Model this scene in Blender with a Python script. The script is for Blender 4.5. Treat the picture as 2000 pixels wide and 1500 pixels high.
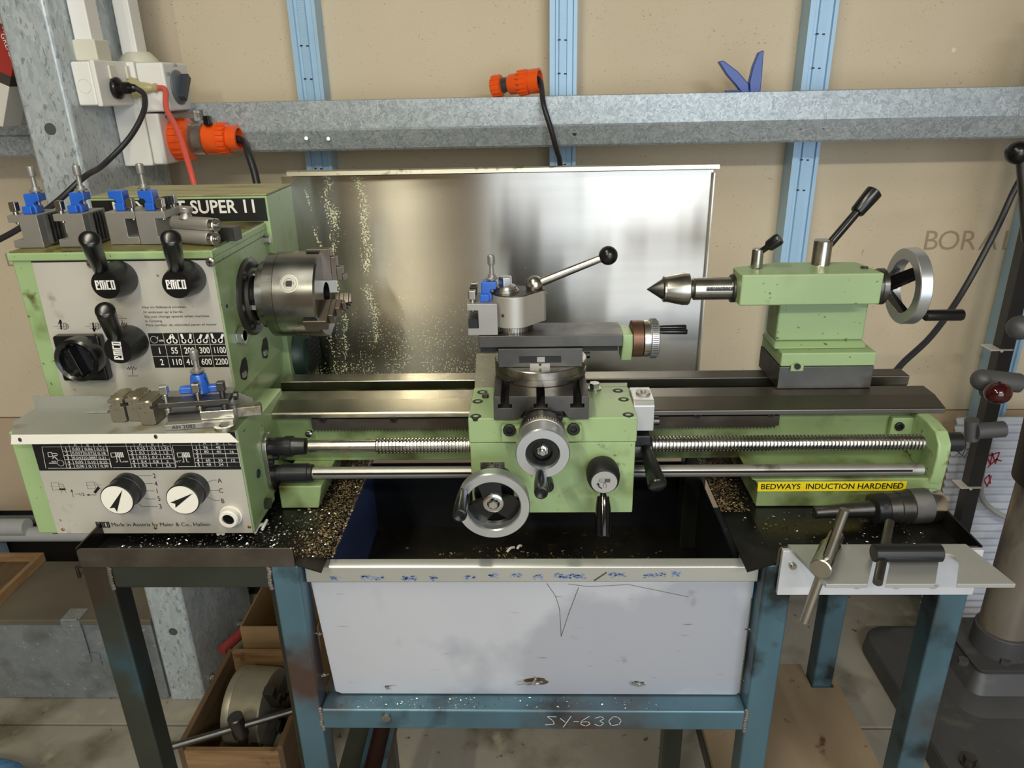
import bpy, bmesh, math, random
from mathutils import Vector, Matrix
for o in list(bpy.data.objects): bpy.data.objects.remove(o)
R = math.radians
SC = bpy.context.scene
COL = SC.collection
PI = math.pi

# ------------------------------------------------------------------ camera
F, TH, RO, YA = 1440.0, R(22.1), R(1.2), R(-1.8)
CAM = Vector((0, 0, 1.47))
fw = Vector((math.sin(YA)*math.cos(TH), math.cos(YA)*math.cos(TH), -math.sin(TH)))
rt = Vector((math.cos(YA), -math.sin(YA), 0)); dn = fw.cross(rt)
r2 = math.cos(RO)*rt + math.sin(RO)*dn
d2 = -math.sin(RO)*rt + math.cos(RO)*dn
cd = bpy.data.cameras.new('camera'); cam = bpy.data.objects.new('camera', cd); COL.objects.link(cam)
cd.sensor_width = 36; cd.lens = F/2000*36; cd.clip_start = .02; cd.clip_end = 60
cam.matrix_world = Matrix(((r2.x, -d2.x, -fw.x, CAM.x), (r2.y, -d2.y, -fw.y, CAM.y), (r2.z, -d2.z, -fw.z, CAM.z), (0, 0, 0, 1)))
SC.camera = cam
def at(px, py, Y=None, z=None, x=None):
    """a measured point of the photograph turned into a place in the room, on a known plane"""
    v = r2*((px-1000)/F) + d2*((py-750)/F) + fw
    if Y is not None: t = (Y-CAM.y)/v.y
    elif z is not None: t = (z-CAM.z)/v.z
    else: t = (x-CAM.x)/v.x
    return CAM + v*t

# ------------------------------------------------------------------ light
W = bpy.data.worlds.new('world'); SC.world = W; W.use_nodes = True
bg = W.node_tree.nodes['Background']; bg.inputs[0].default_value = (.80, .90, 1, 1); bg.inputs[1].default_value = 1.0
def area(name, loc, target, sx, sy, watts, col, spread=180):
    l = bpy.data.lights.new(name, 'AREA'); l.shape = 'RECTANGLE'; l.size = sx; l.size_y = sy; l.energy = watts; l.color = col
    l.spread = R(spread)
    o = bpy.data.objects.new(name, l); COL.objects.link(o); o.location = loc
    o.rotation_euler = (Vector(target)-Vector(loc)).to_track_quat('-Z', 'Y').to_euler(); return o
area('fluorescent_lamp', (-.47, .05, 2.6), (-.47, .05, 0), .07, 1.2, 19, (1, .94, .76))
area('long_lamp', (-.70, -1.3, 2.45), (-.70, -1.3, 0), .045, .9, 33, (1, .95, .72))
area('ceiling_lamp', (.9, -1.3, 2.45), (.9, .6, .9), 1.2, .07, 27, (1, .95, .84))
area('doorway_daylight', (1.0, -2.6, 1.35), (.6, 1.2, .8), 2.6, 2.3, 48, (.82, .90, 1))
SC.view_settings.view_transform = 'Standard'; SC.view_settings.look = 'None'
SC.view_settings.exposure = 0.0; SC.view_settings.gamma = 1; SC.view_settings.use_curve_mapping = False

# ------------------------------------------------------------------ materials
def lin(c):
    if isinstance(c, str):
        c = tuple(int(c[i:i+2], 16)/255 for i in (0, 2, 4))
    return tuple((v/12.92 if v <= .04045 else ((v+.055)/1.055)**2.4) for v in c[:3]) + (1,)
MATS = {}
def mat(name, col, rough=.5, metal=0., var=.0, vscale=12., spots=(), bump=0., bscale=150., stretch=(1, 1, 1), coat=0., aniso=0., trans=0., ior=1.45, rvar=0., kind=None, col2=None, alpha=1., tang=None):
    m = bpy.data.materials.new(name); m.use_nodes = True; nt = m.node_tree; N = nt.nodes; L = nt.links
    b = N['Principled BSDF']
    b.inputs['Roughness'].default_value = rough; b.inputs['Metallic'].default_value = metal
    b.inputs['Base Color'].default_value = lin(col)
    if coat: b.inputs['Coat Weight'].default_value = coat; b.inputs['Coat Roughness'].default_value = .08
    if trans: b.inputs['Transmission Weight'].default_value = trans; b.inputs['IOR'].default_value = ior
    if alpha < 1: b.inputs['Alpha'].default_value = alpha
    if aniso:
        b.inputs['Anisotropic'].default_value = aniso
        tg = N.new('ShaderNodeCombineXYZ'); tg.inputs[{'X': 0, 'Y': 1, 'Z': 2}[tang or 'Z']].default_value = 1; L.new(tg.outputs[0], b.inputs['Tangent'])
    tc = N.new('ShaderNodeTexCoord')
    def noise(scale, st=(1, 1, 1), detail=4.):
        mp = N.new('ShaderNodeMapping'); mp.inputs['Scale'].default_value = st; L.new(tc.outputs['Object'], mp.inputs[0])
        n = N.new('ShaderNodeTexNoise'); n.inputs['Scale'].default_value = scale; n.inputs['Detail'].default_value = detail
        L.new(mp.outputs[0], n.inputs['Vector']); return n
    def ramp(src, lo, hi, c0=(0, 0, 0, 1), c1=(1, 1, 1, 1)):
        r = N.new('ShaderNodeValToRGB'); r.color_ramp.elements[0].position = lo; r.color_ramp.elements[1].position = hi
        r.color_ramp.elements[0].color = c0; r.color_ramp.elements[1].color = c1; L.new(src, r.inputs[0]); return r
    c = lin(col); cur = None
    if kind == 'spangle':
        mp = N.new('ShaderNodeMapping'); mp.inputs['Scale'].default_value = stretch; L.new(tc.outputs['Object'], mp.inputs[0])
        nn = noise(60, stretch); 
        mx = N.new('ShaderNodeMixRGB'); mx.inputs[0].default_value = .06; L.new(mp.outputs[0], mx.inputs[1]); L.new(nn.outputs['Color'], mx.inputs[2])
        v = N.new('ShaderNodeTexVoronoi'); v.inputs['Scale'].default_value = vscale; L.new(mx.outputs[0], v.inputs['Vector'])
        r = ramp(v.outputs['Color'], .1, .9, lin(col), lin(col2)); cur = r.outputs[0]
    elif kind == 'wood':
        n = noise(vscale, stretch, 6); r = ramp(n.outputs[0], .3, .7, lin(col), lin(col2)); cur = r.outputs[0]
    elif col2:
        n = noise(vscale, stretch); r = ramp(n.outputs[0], .35, .65, lin(col), lin(col2)); cur = r.outputs[0]
    elif var:
        n = noise(vscale, stretch)
        r = ramp(n.outputs[0], .3, .7, tuple(x*(1-var) for x in c[:3])+(1,), tuple(min(1, x*(1+var)) for x in c[:3])+(1,)); cur = r.outputs[0]
    for sp in spots:
        sc_, scale, lo, hi = sp[:4]; st = sp[4] if len(sp) > 4 else (1, 1, 1); big = sp[5] if len(sp) > 5 else None
        n = noise(scale, st, 5); r = ramp(n.outputs[0], lo, hi); fac = r.outputs[0]
        if big:
            n2 = noise(big[0], big[3] if len(big) > 3 else (1, 1, 1), 3); q = ramp(n2.outputs[0], big[1], big[2])
            mu = N.new('ShaderNodeMath'); mu.operation = 'MULTIPLY'; L.new(fac, mu.inputs[0]); L.new(q.outputs[0], mu.inputs[1]); fac = mu.outputs[0]
        mx = N.new('ShaderNodeMixRGB'); L.new(fac, mx.inputs[0])
        if cur: L.new(cur, mx.inputs[1])
        else: mx.inputs[1].default_value = c
        mx.inputs[2].default_value = lin(sc_); cur = mx.outputs[0]
        if metal > .5 and len(sp) > 6:
            mm = N.new('ShaderNodeMath'); mm.operation = 'MULTIPLY_ADD'; L.new(fac, mm.inputs[0]); mm.inputs[1].default_value = -sp[6]; mm.inputs[2].default_value = metal
            L.new(mm.outputs[0], b.inputs['Metallic'])
    if cur: L.new(cur, b.inputs['Base Color'])
    if rvar:
        n = noise(vscale*1.7); q = N.new('ShaderNodeMapRange'); L.new(n.outputs[0], q.inputs[0]); q.inputs[1].default_value = .3; q.inputs[2].default_value = .7
        q.inputs[3].default_value = max(.03, rough-rvar); q.inputs[4].default_value = min(1, rough+rvar); L.new(q.outputs[0], b.inputs['Roughness'])
    if bump:
        n = noise(bscale, stretch); bp = N.new('ShaderNodeBump'); bp.inputs['Strength'].default_value = bump; bp.inputs['Distance'].default_value = .002
        L.new(n.outputs[0], bp.inputs['Height']); L.new(bp.outputs[0], b.inputs['Normal'])
    MATS[name] = m; return m
GRN = mat('green_paint', '90a778', .36, var=.07, vscale=9, spots=[('5e6a38', 12, .56, .74, (1, 1, 1), (4, .46, .62)), ('4a4a20', 34, .64, .74, (1, 1, 1), (5, .48, .6)), ('4f5c30', 140, .67, .72)], bump=.04, bscale=90)
GRNO = mat('oily_green_paint', '829668', .3, var=.12, vscale=14, spots=[('3c3a14', 11, .47, .66), ('8a7a3a', 40, .62, .72)], bump=.05, bscale=60)
GRND = mat('dark_green_paint', '23382c', .4, var=.1)
OLIVE = mat('oil_stained_top', '67623a', .35, var=.3, vscale=16, spots=[('2c2910', 14, .48, .66), ('8b8446', 30, .6, .7)], bump=.05)
COVTOP = mat('dusty_cover_top', '989470', .5, var=.10, vscale=12, stretch=(1, 5, 1), spots=[('7d7650', 10, .5, .66, (1, 5, 1))])
PANEL = mat('silver_panel', 'bdb9b0', .42, .25, var=.05, vscale=14, spots=[('8d7f62', 24, .62, .74, (1, 1, 1), (6, .5, .6)), ('6d5f45', 60, .7, .75)])
SHELF = mat('grey_sheet_metal', '93948d', .5, .2, var=.10, vscale=10, spots=[('74705c', 25, .58, .72)])
WHT = mat('white_painted_metal', 'dedad0', .45, var=.03, spots=[('8a8678', 60, .7, .75)])
BLK = mat('black_plastic', '101112', .26, var=.1)
BLKM = mat('matt_black', '0d0d0e', .55, var=.2)
PRINTB = mat('black_print', '0b0b0b', .5)
PRINTW = mat('white_print', 'dedcd6', .5)
STL = mat('machined_steel', 'b5b2ab', .27, 1, var=.10, vscale=18, rvar=.07, spots=[('6a5f50', 40, .66, .8)])
STLB = mat('bright_steel', 'd6d6d4', .2, 1, var=.05)
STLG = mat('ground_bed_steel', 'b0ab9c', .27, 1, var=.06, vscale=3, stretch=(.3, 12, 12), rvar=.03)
def darker_right(m, x0, x1, dull, add):
    """bed ways: base colour turns darker and roughness rises towards the right end"""
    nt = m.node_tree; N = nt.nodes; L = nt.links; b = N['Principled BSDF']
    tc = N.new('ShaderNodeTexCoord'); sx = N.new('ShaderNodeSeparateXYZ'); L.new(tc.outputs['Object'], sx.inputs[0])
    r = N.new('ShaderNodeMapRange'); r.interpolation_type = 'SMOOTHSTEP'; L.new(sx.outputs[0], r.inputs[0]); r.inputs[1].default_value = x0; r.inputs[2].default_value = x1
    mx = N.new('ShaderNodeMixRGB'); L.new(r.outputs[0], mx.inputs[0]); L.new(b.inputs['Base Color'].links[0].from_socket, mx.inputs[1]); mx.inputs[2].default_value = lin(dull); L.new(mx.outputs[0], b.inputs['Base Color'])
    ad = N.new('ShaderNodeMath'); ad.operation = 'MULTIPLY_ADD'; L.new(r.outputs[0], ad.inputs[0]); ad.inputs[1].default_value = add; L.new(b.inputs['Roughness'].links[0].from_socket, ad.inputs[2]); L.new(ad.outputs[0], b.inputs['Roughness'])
darker_right(STLG, 0., .22, '6f6a63', .14)
STLD = mat('dark_steel', '5f5d5a', .36, .9, var=.18, vscale=20, rvar=.1, spots=[('4c4038', 18, .62, .76)])
STLR = mat('rusty_dark_steel', '5e5852', .42, .8, var=.25, vscale=25, spots=[('54463c', 30, .5, .68, (.4, 1, 1))])
STLT = mat('tool_steel', 'a19f9a', .42, .7, var=.08, vscale=20, spots=[('5f5a53', 30, .64, .76)])
JAW = mat('old_jaw_steel', '918b7c', .45, .75, var=.15, vscale=30, spots=[('5b4f3a', 40, .55, .68)])
CHR = mat('chrome', 'e4e4e4', .07, 1)
ALU = mat('machined_aluminium', 'c9ccd0', .32, .85, var=.05, vscale=20)
ALUP = mat('scratched_aluminium', 'c5c6c6', .36, .75, var=.07, vscale=9, spots=[('77695a', 30, .60, .70, (1, 1, 1), (9, .52, .62))])
ALUW = mat('aluminium_flange', 'd8dce4', .4, .55, var=.04, vscale=12)
BLUE = mat('blue_enamel', '2159b8', .25, var=.12, vscale=40, coat=.4, spots=[('10264a', 70, .66, .74)])
GUARD = mat('brushed_stainless', 'b9b5ad', .26, 1, var=.03, vscale=3, stretch=(1, 1, 25), aniso=1., tang='Z')
GUARD.node_tree.nodes['Principled BSDF'].inputs['Roughness'].default_value = .22
def splashes(m):
    """dried coolant: specks thickest low and left, and two vertical runs"""
    nt = m.node_tree; N = nt.nodes; L = nt.links; b = N['Principled BSDF']
    tc = N.new('ShaderNodeTexCoord'); sx = N.new('ShaderNodeSeparateXYZ'); L.new(tc.outputs['Object'], sx.inputs[0])
    def mth(op, a, c=None, d=None):
        n = N.new('ShaderNodeMath'); n.operation = op
        for k, v in enumerate((a, c, d)):
            if v is None: continue
            if isinstance(v, (int, float)): n.inputs[k].default_value = v
            else: L.new(v, n.inputs[k])
        return n.outputs[0]
    def nz(sc, det=3.):
        n = N.new('ShaderNodeTexNoise'); n.inputs['Scale'].default_value = sc; n.inputs['Detail'].default_value = det; L.new(tc.outputs['Object'], n.inputs['Vector']); return n.outputs[0]
    def sm(v, lo, hi):
        n = N.new('ShaderNodeMapRange'); n.interpolation_type = 'SMOOTHSTEP'; L.new(v, n.inputs[0]); n.inputs[1].default_value = lo; n.inputs[2].default_value = hi; return n.outputs[0]
    x, z = sx.outputs[0], sx.outputs[2]
    wob = mth('MULTIPLY_ADD', nz(14.), .06, -.03)
    dens = sm(z, .22, .0); dens = mth('MULTIPLY', dens, sm(x, .16, -.14))
    run = None
    for xc, w, top in ((-.2755, .013, .36), (-.300, .006, .36), (-.222, .016, .36)):
        d = mth('ABSOLUTE', mth('ADD', mth('ADD', x, -xc), wob)); r = mth('MULTIPLY', sm(d, w, 0.), .9); run = r if run is None else mth('MAXIMUM', run, r)
    cover = mth('MAXIMUM', mth('MULTIPLY', dens, .62), run)
    cover = mth('MULTIPLY', cover, sm(nz(30.), .30, .55))
    fine = nz(330., 2.)
    thr = mth('MULTIPLY_ADD', cover, -.26, .72)
    f = sm(mth('SUBTRACT', fine, thr), 0., .05)
    mx = N.new('ShaderNodeMixRGB'); L.new(f, mx.inputs[0]); src = b.inputs['Base Color'].links[0].from_socket
    L.new(src, mx.inputs[1]); mx.inputs[2].default_value = lin('cbc9a4'); L.new(mx.outputs[0], b.inputs['Base Color'])
    L.new(mth('MULTIPLY_ADD', f, -.85, 1.), b.inputs['Metallic']); L.new(mth('MULTIPLY_ADD', f, .35, .22), b.inputs['Roughness'])
splashes(GUARD)
CHUK = mat('chuck_steel', '9a9a98', .25, 1, var=.08, vscale=14, rvar=.05)
JAWD = mat('chuck_jaw_steel', '7a7168', .4, .9, var=.12, vscale=40)
GALV = mat('galvanised_steel', '909aa0', .40, .35, kind='spangle', col2='c2cace', vscale=165, stretch=(1, 1, 1), bump=.02)
GALVP = mat('galvanised_post', 'a6b0b6', .42, .3, kind='spangle', col2='c2cbd0', vscale=90, stretch=(1, .8, .45), spots=[('8a9496', 150, .60, .66, (1, 1, .45))])
GALVD = mat('galvanised_box', '83898c', .5, .4, kind='spangle', col2='8f9598', vscale=60, spots=[('6a6e70', 9, .5, .7), ('a9adad', 90, .66, .7)])
STUD = mat('blue_stud_steel', 'a3c5e0', .4, .15, var=.06, vscale=8)
BOARD = mat('plasterboard', 'd2c3a9', .85, var=.04, vscale=3, spots=[('ab9572', 110, .66, .71, (1, 1, 2.2), (8, .5, .6)), ('a08a66', 260, .68, .72)])
BOARD2 = mat('lower_plasterboard', 'bca78d', .85, var=.05, vscale=3)
CONC = mat('concrete_floor', '9a958a', .7, var=.12, vscale=3, spots=[('6a6355', 5, .52, .68), ('55503f', 40, .66, .72), ('a79f8c', 14, .58, .72)], bump=.08, bscale=60)
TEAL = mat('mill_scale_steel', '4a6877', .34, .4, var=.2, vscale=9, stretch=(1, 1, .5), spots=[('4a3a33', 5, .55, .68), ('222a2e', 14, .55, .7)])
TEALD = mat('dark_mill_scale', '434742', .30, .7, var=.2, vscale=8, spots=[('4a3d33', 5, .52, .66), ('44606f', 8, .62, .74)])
TRAYB = mat('black_oily_tray', '141414', .28, .4, var=.4, vscale=10, spots=[('2c2a22', 12, .55, .7)])
TRAYF = mat('raw_sheet_steel', 'bdc0ca', .42, .35, var=.04, vscale=5, spots=[('a6aab6', 4, .50, .56), ('6f6f72', 60, .68, .73, (.3, 1, 3)), ('5a4a3c', 9, .68, .76)])
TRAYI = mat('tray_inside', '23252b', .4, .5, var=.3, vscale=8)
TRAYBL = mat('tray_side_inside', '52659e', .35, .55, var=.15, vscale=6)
OIL = mat('oily_sludge', '1a160e', .45, var=.5, vscale=20, spots=[('4d4226', 60, .58, .7, (1, 1, 1), (6, .5, .62)), ('0a0907', 14, .55, .65)], bump=.3, bscale=120)
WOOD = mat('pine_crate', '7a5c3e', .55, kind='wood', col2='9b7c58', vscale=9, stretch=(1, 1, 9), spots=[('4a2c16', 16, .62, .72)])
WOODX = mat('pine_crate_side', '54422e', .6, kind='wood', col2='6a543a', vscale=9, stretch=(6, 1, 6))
PLY = mat('plywood_board', '74634f', .6, kind='wood', col2='998871', vscale=5, stretch=(1.5, .6, 1), spots=[('4f3722', 26, .66, .74)])
CARD = mat('cardboard', '8f7450', .8, var=.08, vscale=10)
ORG = mat('orange_plastic', 'ee5a17', .3, var=.04, coat=.2)
WPL = mat('white_plastic', 'e6e5e1', .35, var=.02)
WPL2 = mat('ivory_plastic', 'd3d0c0', .4)
GPL = mat('grey_plastic', '5c646c', .35)
CLR = mat('clear_plastic', 'e8e4dc', .05, trans=.95, ior=1.4)
RUB = mat('black_cable', '26262a', .42)
REDC = mat('red_cable', 'd2574c', .4)
PVC = mat('grey_conduit', 'a8a9aa', .45, var=.05, spots=[('2a2a2a', 22, .70, .72)])
REDB = mat('red_carton', '9c2a22', .6)
CARDW = mat('white_carton', 'cfcac0', .7)
YEL = mat('yellow_sticker', 'e8d21f', .4, var=.04, spots=[('7a6a1a', 50, .68, .74)])
CAST = mat('grey_cast_iron', '58585a', .5, .35, var=.12, vscale=7, spots=[('6a6864', 20, .6, .72)], bump=.05, bscale=200)
COLM = mat('worn_column_steel', 'a0968a', .32, .6, var=.2, vscale=10, stretch=(1, 1, .3), spots=[('3d3028', 9, .52, .66, (1, 1, .4)), ('a39689', 30, .64, .72, (2, 2, .4))])
BAKE = mat('dark_red_knob', '3a0d0c', .12, coat=.5)
POLY = mat('translucent_sheet', 'c6ccd8', .3, var=.05, spots=[('a5acbc', 8, .5, .7)])
REDM = mat('red_marker', '9c1f34', .6)
CHIPB = mat('brass_swarf', '9f8a66', .45, .6)
CHIPS = mat('steel_swarf', 'd8d8d4', .3, .9)
CHIPD = mat('dark_swarf', '5a4c38', .5, .5)
PENCIL = mat('blue_marker', '6f87bd', .6)
DENIM = mat('blue_cloth', '4f7fae', .9, var=.25, vscale=60)
BRASS = mat('oiled_brass', 'b89a52', .3, .9)
BDARK = mat('blue_clamp_plastic', '2148a0', .3, coat=.2)
KNB = mat('knob_satin_black', '2a2b2d', .33, .45)
CHALK = mat('chalk', 'a9b4bb', .9)
WELD = mat('weld_bead', '8a8580', .4, .8, var=.3, vscale=60)
SCORCH = mat('scorched_steel', '5a4a3e', .5, .5, var=.3, vscale=40)

# ------------------------------------------------------------------ mesh builder
WL = {}
class MB:
    def __init__(s): s.v = []; s.f = []; s.mi = []; s.k = 0
    def add(s, vs, fs):
        n = len(s.v); s.v += [Vector(v) for v in vs]
        for f in fs: s.f.append([i+n for i in f]); s.mi.append(s.k)
        return s
    def m(s, k): s.k = k; return s
    def box(s, x0, x1, y0, y1, z0, z1):
        return s.add([(x, y, z) for x in (x0, x1) for y in (y0, y1) for z in (z0, z1)],
                     [(0, 1, 3, 2), (4, 6, 7, 5), (0, 4, 5, 1), (2, 3, 7, 6), (0, 2, 6, 4), (1, 5, 7, 3)])
    def obox(s, c, u, v, w):     # oriented box: centre and three half vectors
        c, u, v, w = map(Vector, (c, u, v, w))
        return s.add([c+a*u+b*v+d*w for a in (-1, 1) for b in (-1, 1) for d in (-1, 1)],
                     [(0, 1, 3, 2), (4, 6, 7, 5), (0, 4, 5, 1), (2, 3, 7, 6), (0, 2, 6, 4), (1, 5, 7, 3)])
    def prism(s, pts, ax, a0, a1):
        def P(p, a): return {'x': (a, p[0], p[1]), 'y': (p[0], a, p[1]), 'z': (p[0], p[1], a)}[ax]
        n = len(pts)
        return s.add([P(p, a0) for p in pts]+[P(p, a1) for p in pts],
                     [tuple(range(n))[::-1], tuple(range(n, 2*n))]+[(i, (i+1) % n, n+(i+1) % n, n+i) for i in range(n)])
    def loft(s, A, B):
        n = len(A)
        return s.add(list(A)+list(B), [tuple(range(n))[::-1], tuple(range(n, 2*n))]+[(i, (i+1) % n, n+(i+1) % n, n+i) for i in range(n)])
    def prof(s, p0, ax, tr, n=28, ph=0., closed=False, sq=None):
        """spin a profile [(t, r)...] round the axis; closed profiles make rings"""
        p0 = Vector(p0); ax = Vector(ax).normalized(); u = ax.orthogonal().normalized()
        if abs(ax.x) > .9: u = Vector((0, 0, 1))
        elif abs(ax.y) > .9: u = Vector((0, 0, 1))
        elif abs(ax.z) > .9: u = Vector((1, 0, 0))
        u = (u-ax*u.dot(ax)).normalized(); w = ax.cross(u)
        vs = []; fs = []
        for t, r in tr:
            for i in range(n):
                a = 2*PI*i/n+ph; vs.append(p0+ax*t+(u*math.cos(a)+w*math.sin(a))*r)
        m = len(tr)
        for j in range(m if closed else m-1):
            for i in range(n):
                a, b = j*n+i, j*n+(i+1) % n; c, d = ((j+1) % m)*n+(i+1) % n, ((j+1) % m)*n+i
                fs.append((a, b, c, d))
        if not closed: fs += [tuple(range(n))[::-1], tuple(range((m-1)*n, m*n))]
        return s.add(vs, fs)
    def cyl(s, a, b, r, r1=None, n=24, ph=0.):
        a, b = Vector(a), Vector(b); return s.prof(a, b-a, [(0, r), ((b-a).length, r if r1 is None else r1)], n, ph)
    def ring(s, c, ax, ri, ro, th, n=40): return s.prof(c, ax, [(-th/2, ri), (-th/2, ro), (th/2, ro), (th/2, ri)], n, closed=True)
    def sphere(s, c, r, n=20, sc=(1, 1, 1)):
        c = Vector(c); vs = []; fs = []; m = n//2
        for j in range(1, m):
            for i in range(n):
                a, b = PI*j/m, 2*PI*i/n
                vs.append(c+Vector((math.sin(a)*math.cos(b)*sc[0], math.sin(a)*math.sin(b)*sc[1], math.cos(a)*sc[2]))*r)
        vs += [c+Vector((0, 0, r*sc[2])), c-Vector((0, 0, r*sc[2]))]
        for j in range(m-2):
            for i in range(n): fs.append((j*n+i, (j+1)*n+i, (j+1)*n+(i+1) % n, j*n+(i+1) % n))
        T, B = len(vs)-2, len(vs)-1
        for i in range(n): fs += [(T, i, (i+1) % n), (B, (m-2)*n+(i+1) % n, (m-2)*n+i)]
        return s.add(vs, fs)
    def tube(s, pts, r, n=12, sub=6):
        pts = [Vector(p) for p in pts]
        if sub > 1 and len(pts) > 2:
            q = [pts[0]*2-pts[1]]+pts+[pts[-1]*2-pts[-2]]; o = []
            for i in range(1, len(q)-2):
                for k in range(sub):
                    t = k/sub; a, b, c, d = q[i-1], q[i], q[i+1], q[i+2]
                    o.append(.5*((2*b)+(c-a)*t+(2*a-5*b+4*c-d)*t*t+(3*b-a-3*c+d)*t**3))
            pts = o+[pts[-1]]
        tg = [(pts[min(i+1, len(pts)-1)]-pts[max(i-1, 0)]).normalized() for i in range(len(pts))]
        u = tg[0].orthogonal().normalized(); vs = []; fs = []
        for p, t in zip(pts, tg):
            u = (u-t*u.dot(t)).normalized(); w = t.cross(u)
            for i in range(n):
                a = 2*PI*i/n; vs.append(p+(u*math.cos(a)+w*math.sin(a))*r)
        for j in range(len(pts)-1):
            for i in range(n): fs.append((j*n+i, j*n+(i+1) % n, (j+1)*n+(i+1) % n, (j+1)*n+i))
        fs += [tuple(range(n))[::-1], tuple(range((len(pts)-1)*n, len(pts)*n))]
        return s.add(vs, fs)
    def xf(s, M, start=0):
        for i in range(start, len(s.v)): s.v[i] = M @ s.v[i]
        return s
    def build(s, name, mats, parent=None, bv=0, seg=2, label=None, smooth=True, group=None, ang=32, off=None):
        me = bpy.data.meshes.new(name)
        o0 = off if off is not None else (WL[parent] if parent is not None else Vector((0, 0, 0)))
        me.from_pydata([v-o0 for v in s.v], [], s.f)
        ml = mats if isinstance(mats, (list, tuple)) else [mats]
        for m in ml: me.materials.append(m)
        for p, k in zip(me.polygons, s.mi): p.material_index = min(k, len(ml)-1)
        bm = bmesh.new(); bm.from_mesh(me); bmesh.ops.recalc_face_normals(bm, faces=bm.faces)
        for f in bm.faces: f.smooth = smooth
        bm.to_mesh(me); bm.free()
        if smooth: me.set_sharp_from_angle(angle=R(ang))
        o = bpy.data.objects.new(name, me); COL.objects.link(o)
        if parent is not None: o.parent = parent; WL[o] = WL[parent]
        else: WL[o] = Vector(o0); o.location = o0
        if bv:
            b = o.modifiers.new('bevel', 'BEVEL'); b.width = bv; b.segments = seg; b.limit_method = 'ANGLE'; b.angle_limit = R(40); b.harden_normals = True
        if label: o['label'] = label
        if group: o['group'] = group
        return o
def thing(name, label, cat, loc=(0, 0, 0), group=None):
    o = bpy.data.objects.new(name, None); COL.objects.link(o); o.location = loc; o.empty_display_size = .02
    o['label'] = label; o['category'] = cat
    if group: o['group'] = group
    WL[o] = Vector(loc); return o
def tag(o, label, cat, group=None, kind=None):
    o['label'] = label; o['category'] = cat
    if group: o['group'] = group
    if kind: o['kind'] = kind
    return o
def struct(o): o['kind'] = 'structure'; return o
def one(mb, name, label, cat, mats, loc, bv=0, group=None, kind=None, **k):
    return tag(mb.build(name, mats, None, bv, off=Vector(loc), **k), label, cat, group, kind)
def dup(root, loc, rotz=0, label=None):
    r = root.copy(); COL.objects.link(r); r.location = loc; r.rotation_euler = (0, 0, rotz)
    if label: r['label'] = label
    for ch in list(root.children):
        c = ch.copy(); COL.objects.link(c); c.parent = r
        for g in ch.children:
            d = g.copy(); COL.objects.link(d); d.parent = c
    return r
def txt(mb, s, p, h, U=(1, 0, 0), V=(0, 0, 1), align='CENTER', sx=1., bold=0.):
    """flat lettering with cap height h whose baseline runs along U at point p"""
    cu = bpy.data.curves.new('lettering', 'FONT'); cu.body = s; cu.size = 1; cu.align_x = align; cu.offset = bold; k_ = h/.70
    cu.resolution_u = 3
    o = bpy.data.objects.new('lettering', cu); COL.objects.link(o)
    bpy.context.view_layer.update()
    me = bpy.data.meshes.new_from_object(o.evaluated_get(bpy.context.evaluated_depsgraph_get()))
    U = Vector(U).normalized(); V = Vector(V).normalized(); p = Vector(p)
    mb.add([p+U*(v.co.x*sx*k_)+V*(v.co.y*k_) for v in me.vertices], [tuple(f.vertices) for f in me.polygons])
    bpy.data.objects.remove(o); bpy.data.curves.remove(cu); bpy.data.meshes.remove(me)
def stroke(mb, pts, w, nrm=(0, -1, 0), closed=False):
    """thin flat printed line through 3-D points"""
    nrm = Vector(nrm); pts = [Vector(p) for p in pts]
    if closed: pts = pts+[pts[0]]
    for a, b in zip(pts, pts[1:]):
        d = (b-a); 
        if d.length < 1e-6: continue
        d.normalize(); s_ = d.cross(nrm).normalized()*w/2
        mb.add([a-s_-d*w/2, a+s_-d*w/2, b+s_+d*w/2, b-s_+d*w/2], [(0, 1, 2, 3)])
def emco(mb, p, h, U=(1, 0, 0), V=(0, 0, 1)):
    """blocky square-lettered maker's mark, letter height h, centred on p"""
    U, V, p = Vector(U).normalized(), Vector(V).normalized(), Vector(p)
    B = []  # rectangles on a grid: x0,x1,y0,y1 (letter box height 10)
    def L(x, rects): B.extend((x+a, x+b, c, d) for a, b, c, d in rects)
    L(0, [(0, 1.9, 0, 10), (1.9, 4.2, 8.4, 10), (3, 4.6, 4.4, 8.4), (1.9, 4.6, 4.2, 5.6), (1.9, 4.6, 0, 1.6)])
    L(5.3, [(0, 1.8, 0, 10), (1.8, 6.6, 8.4, 10), (2.5, 4.3, 0, 8.4), (5, 6.8, 0, 9.4)])
    L(12.8, [(0, 1.9, 0, 10), (1.9, 4.4, 8.4, 10), (1.9, 4.4, 0, 1.6)])
    L(17.9, [(0, 1.9, 0, 10), (1.9, 3, 8.4, 10), (1.9, 3, 0, 1.6), (3, 4.8, 0, 10)])
    k = h/10
    for a, b, c, d in B:
        a, b = (a-11.35)*k*.92, (b-11.35)*k*.92; c, d = (c-5)*k, (d-5)*k
        mb.add([p+U*a+V*c, p+U*b+V*c, p+U*b+V*d, p+U*a+V*d], [(0, 1, 2, 3)])
def circ(c, r, n=24, a0=0, a1=2*PI, U=(1, 0, 0), V=(0, 0, 1)):
    c, U, V = Vector(c), Vector(U), Vector(V)
    return [c+U*r*math.cos(a0+(a1-a0)*i/n)+V*r*math.sin(a0+(a1-a0)*i/n) for i in range(n+1)]
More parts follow.
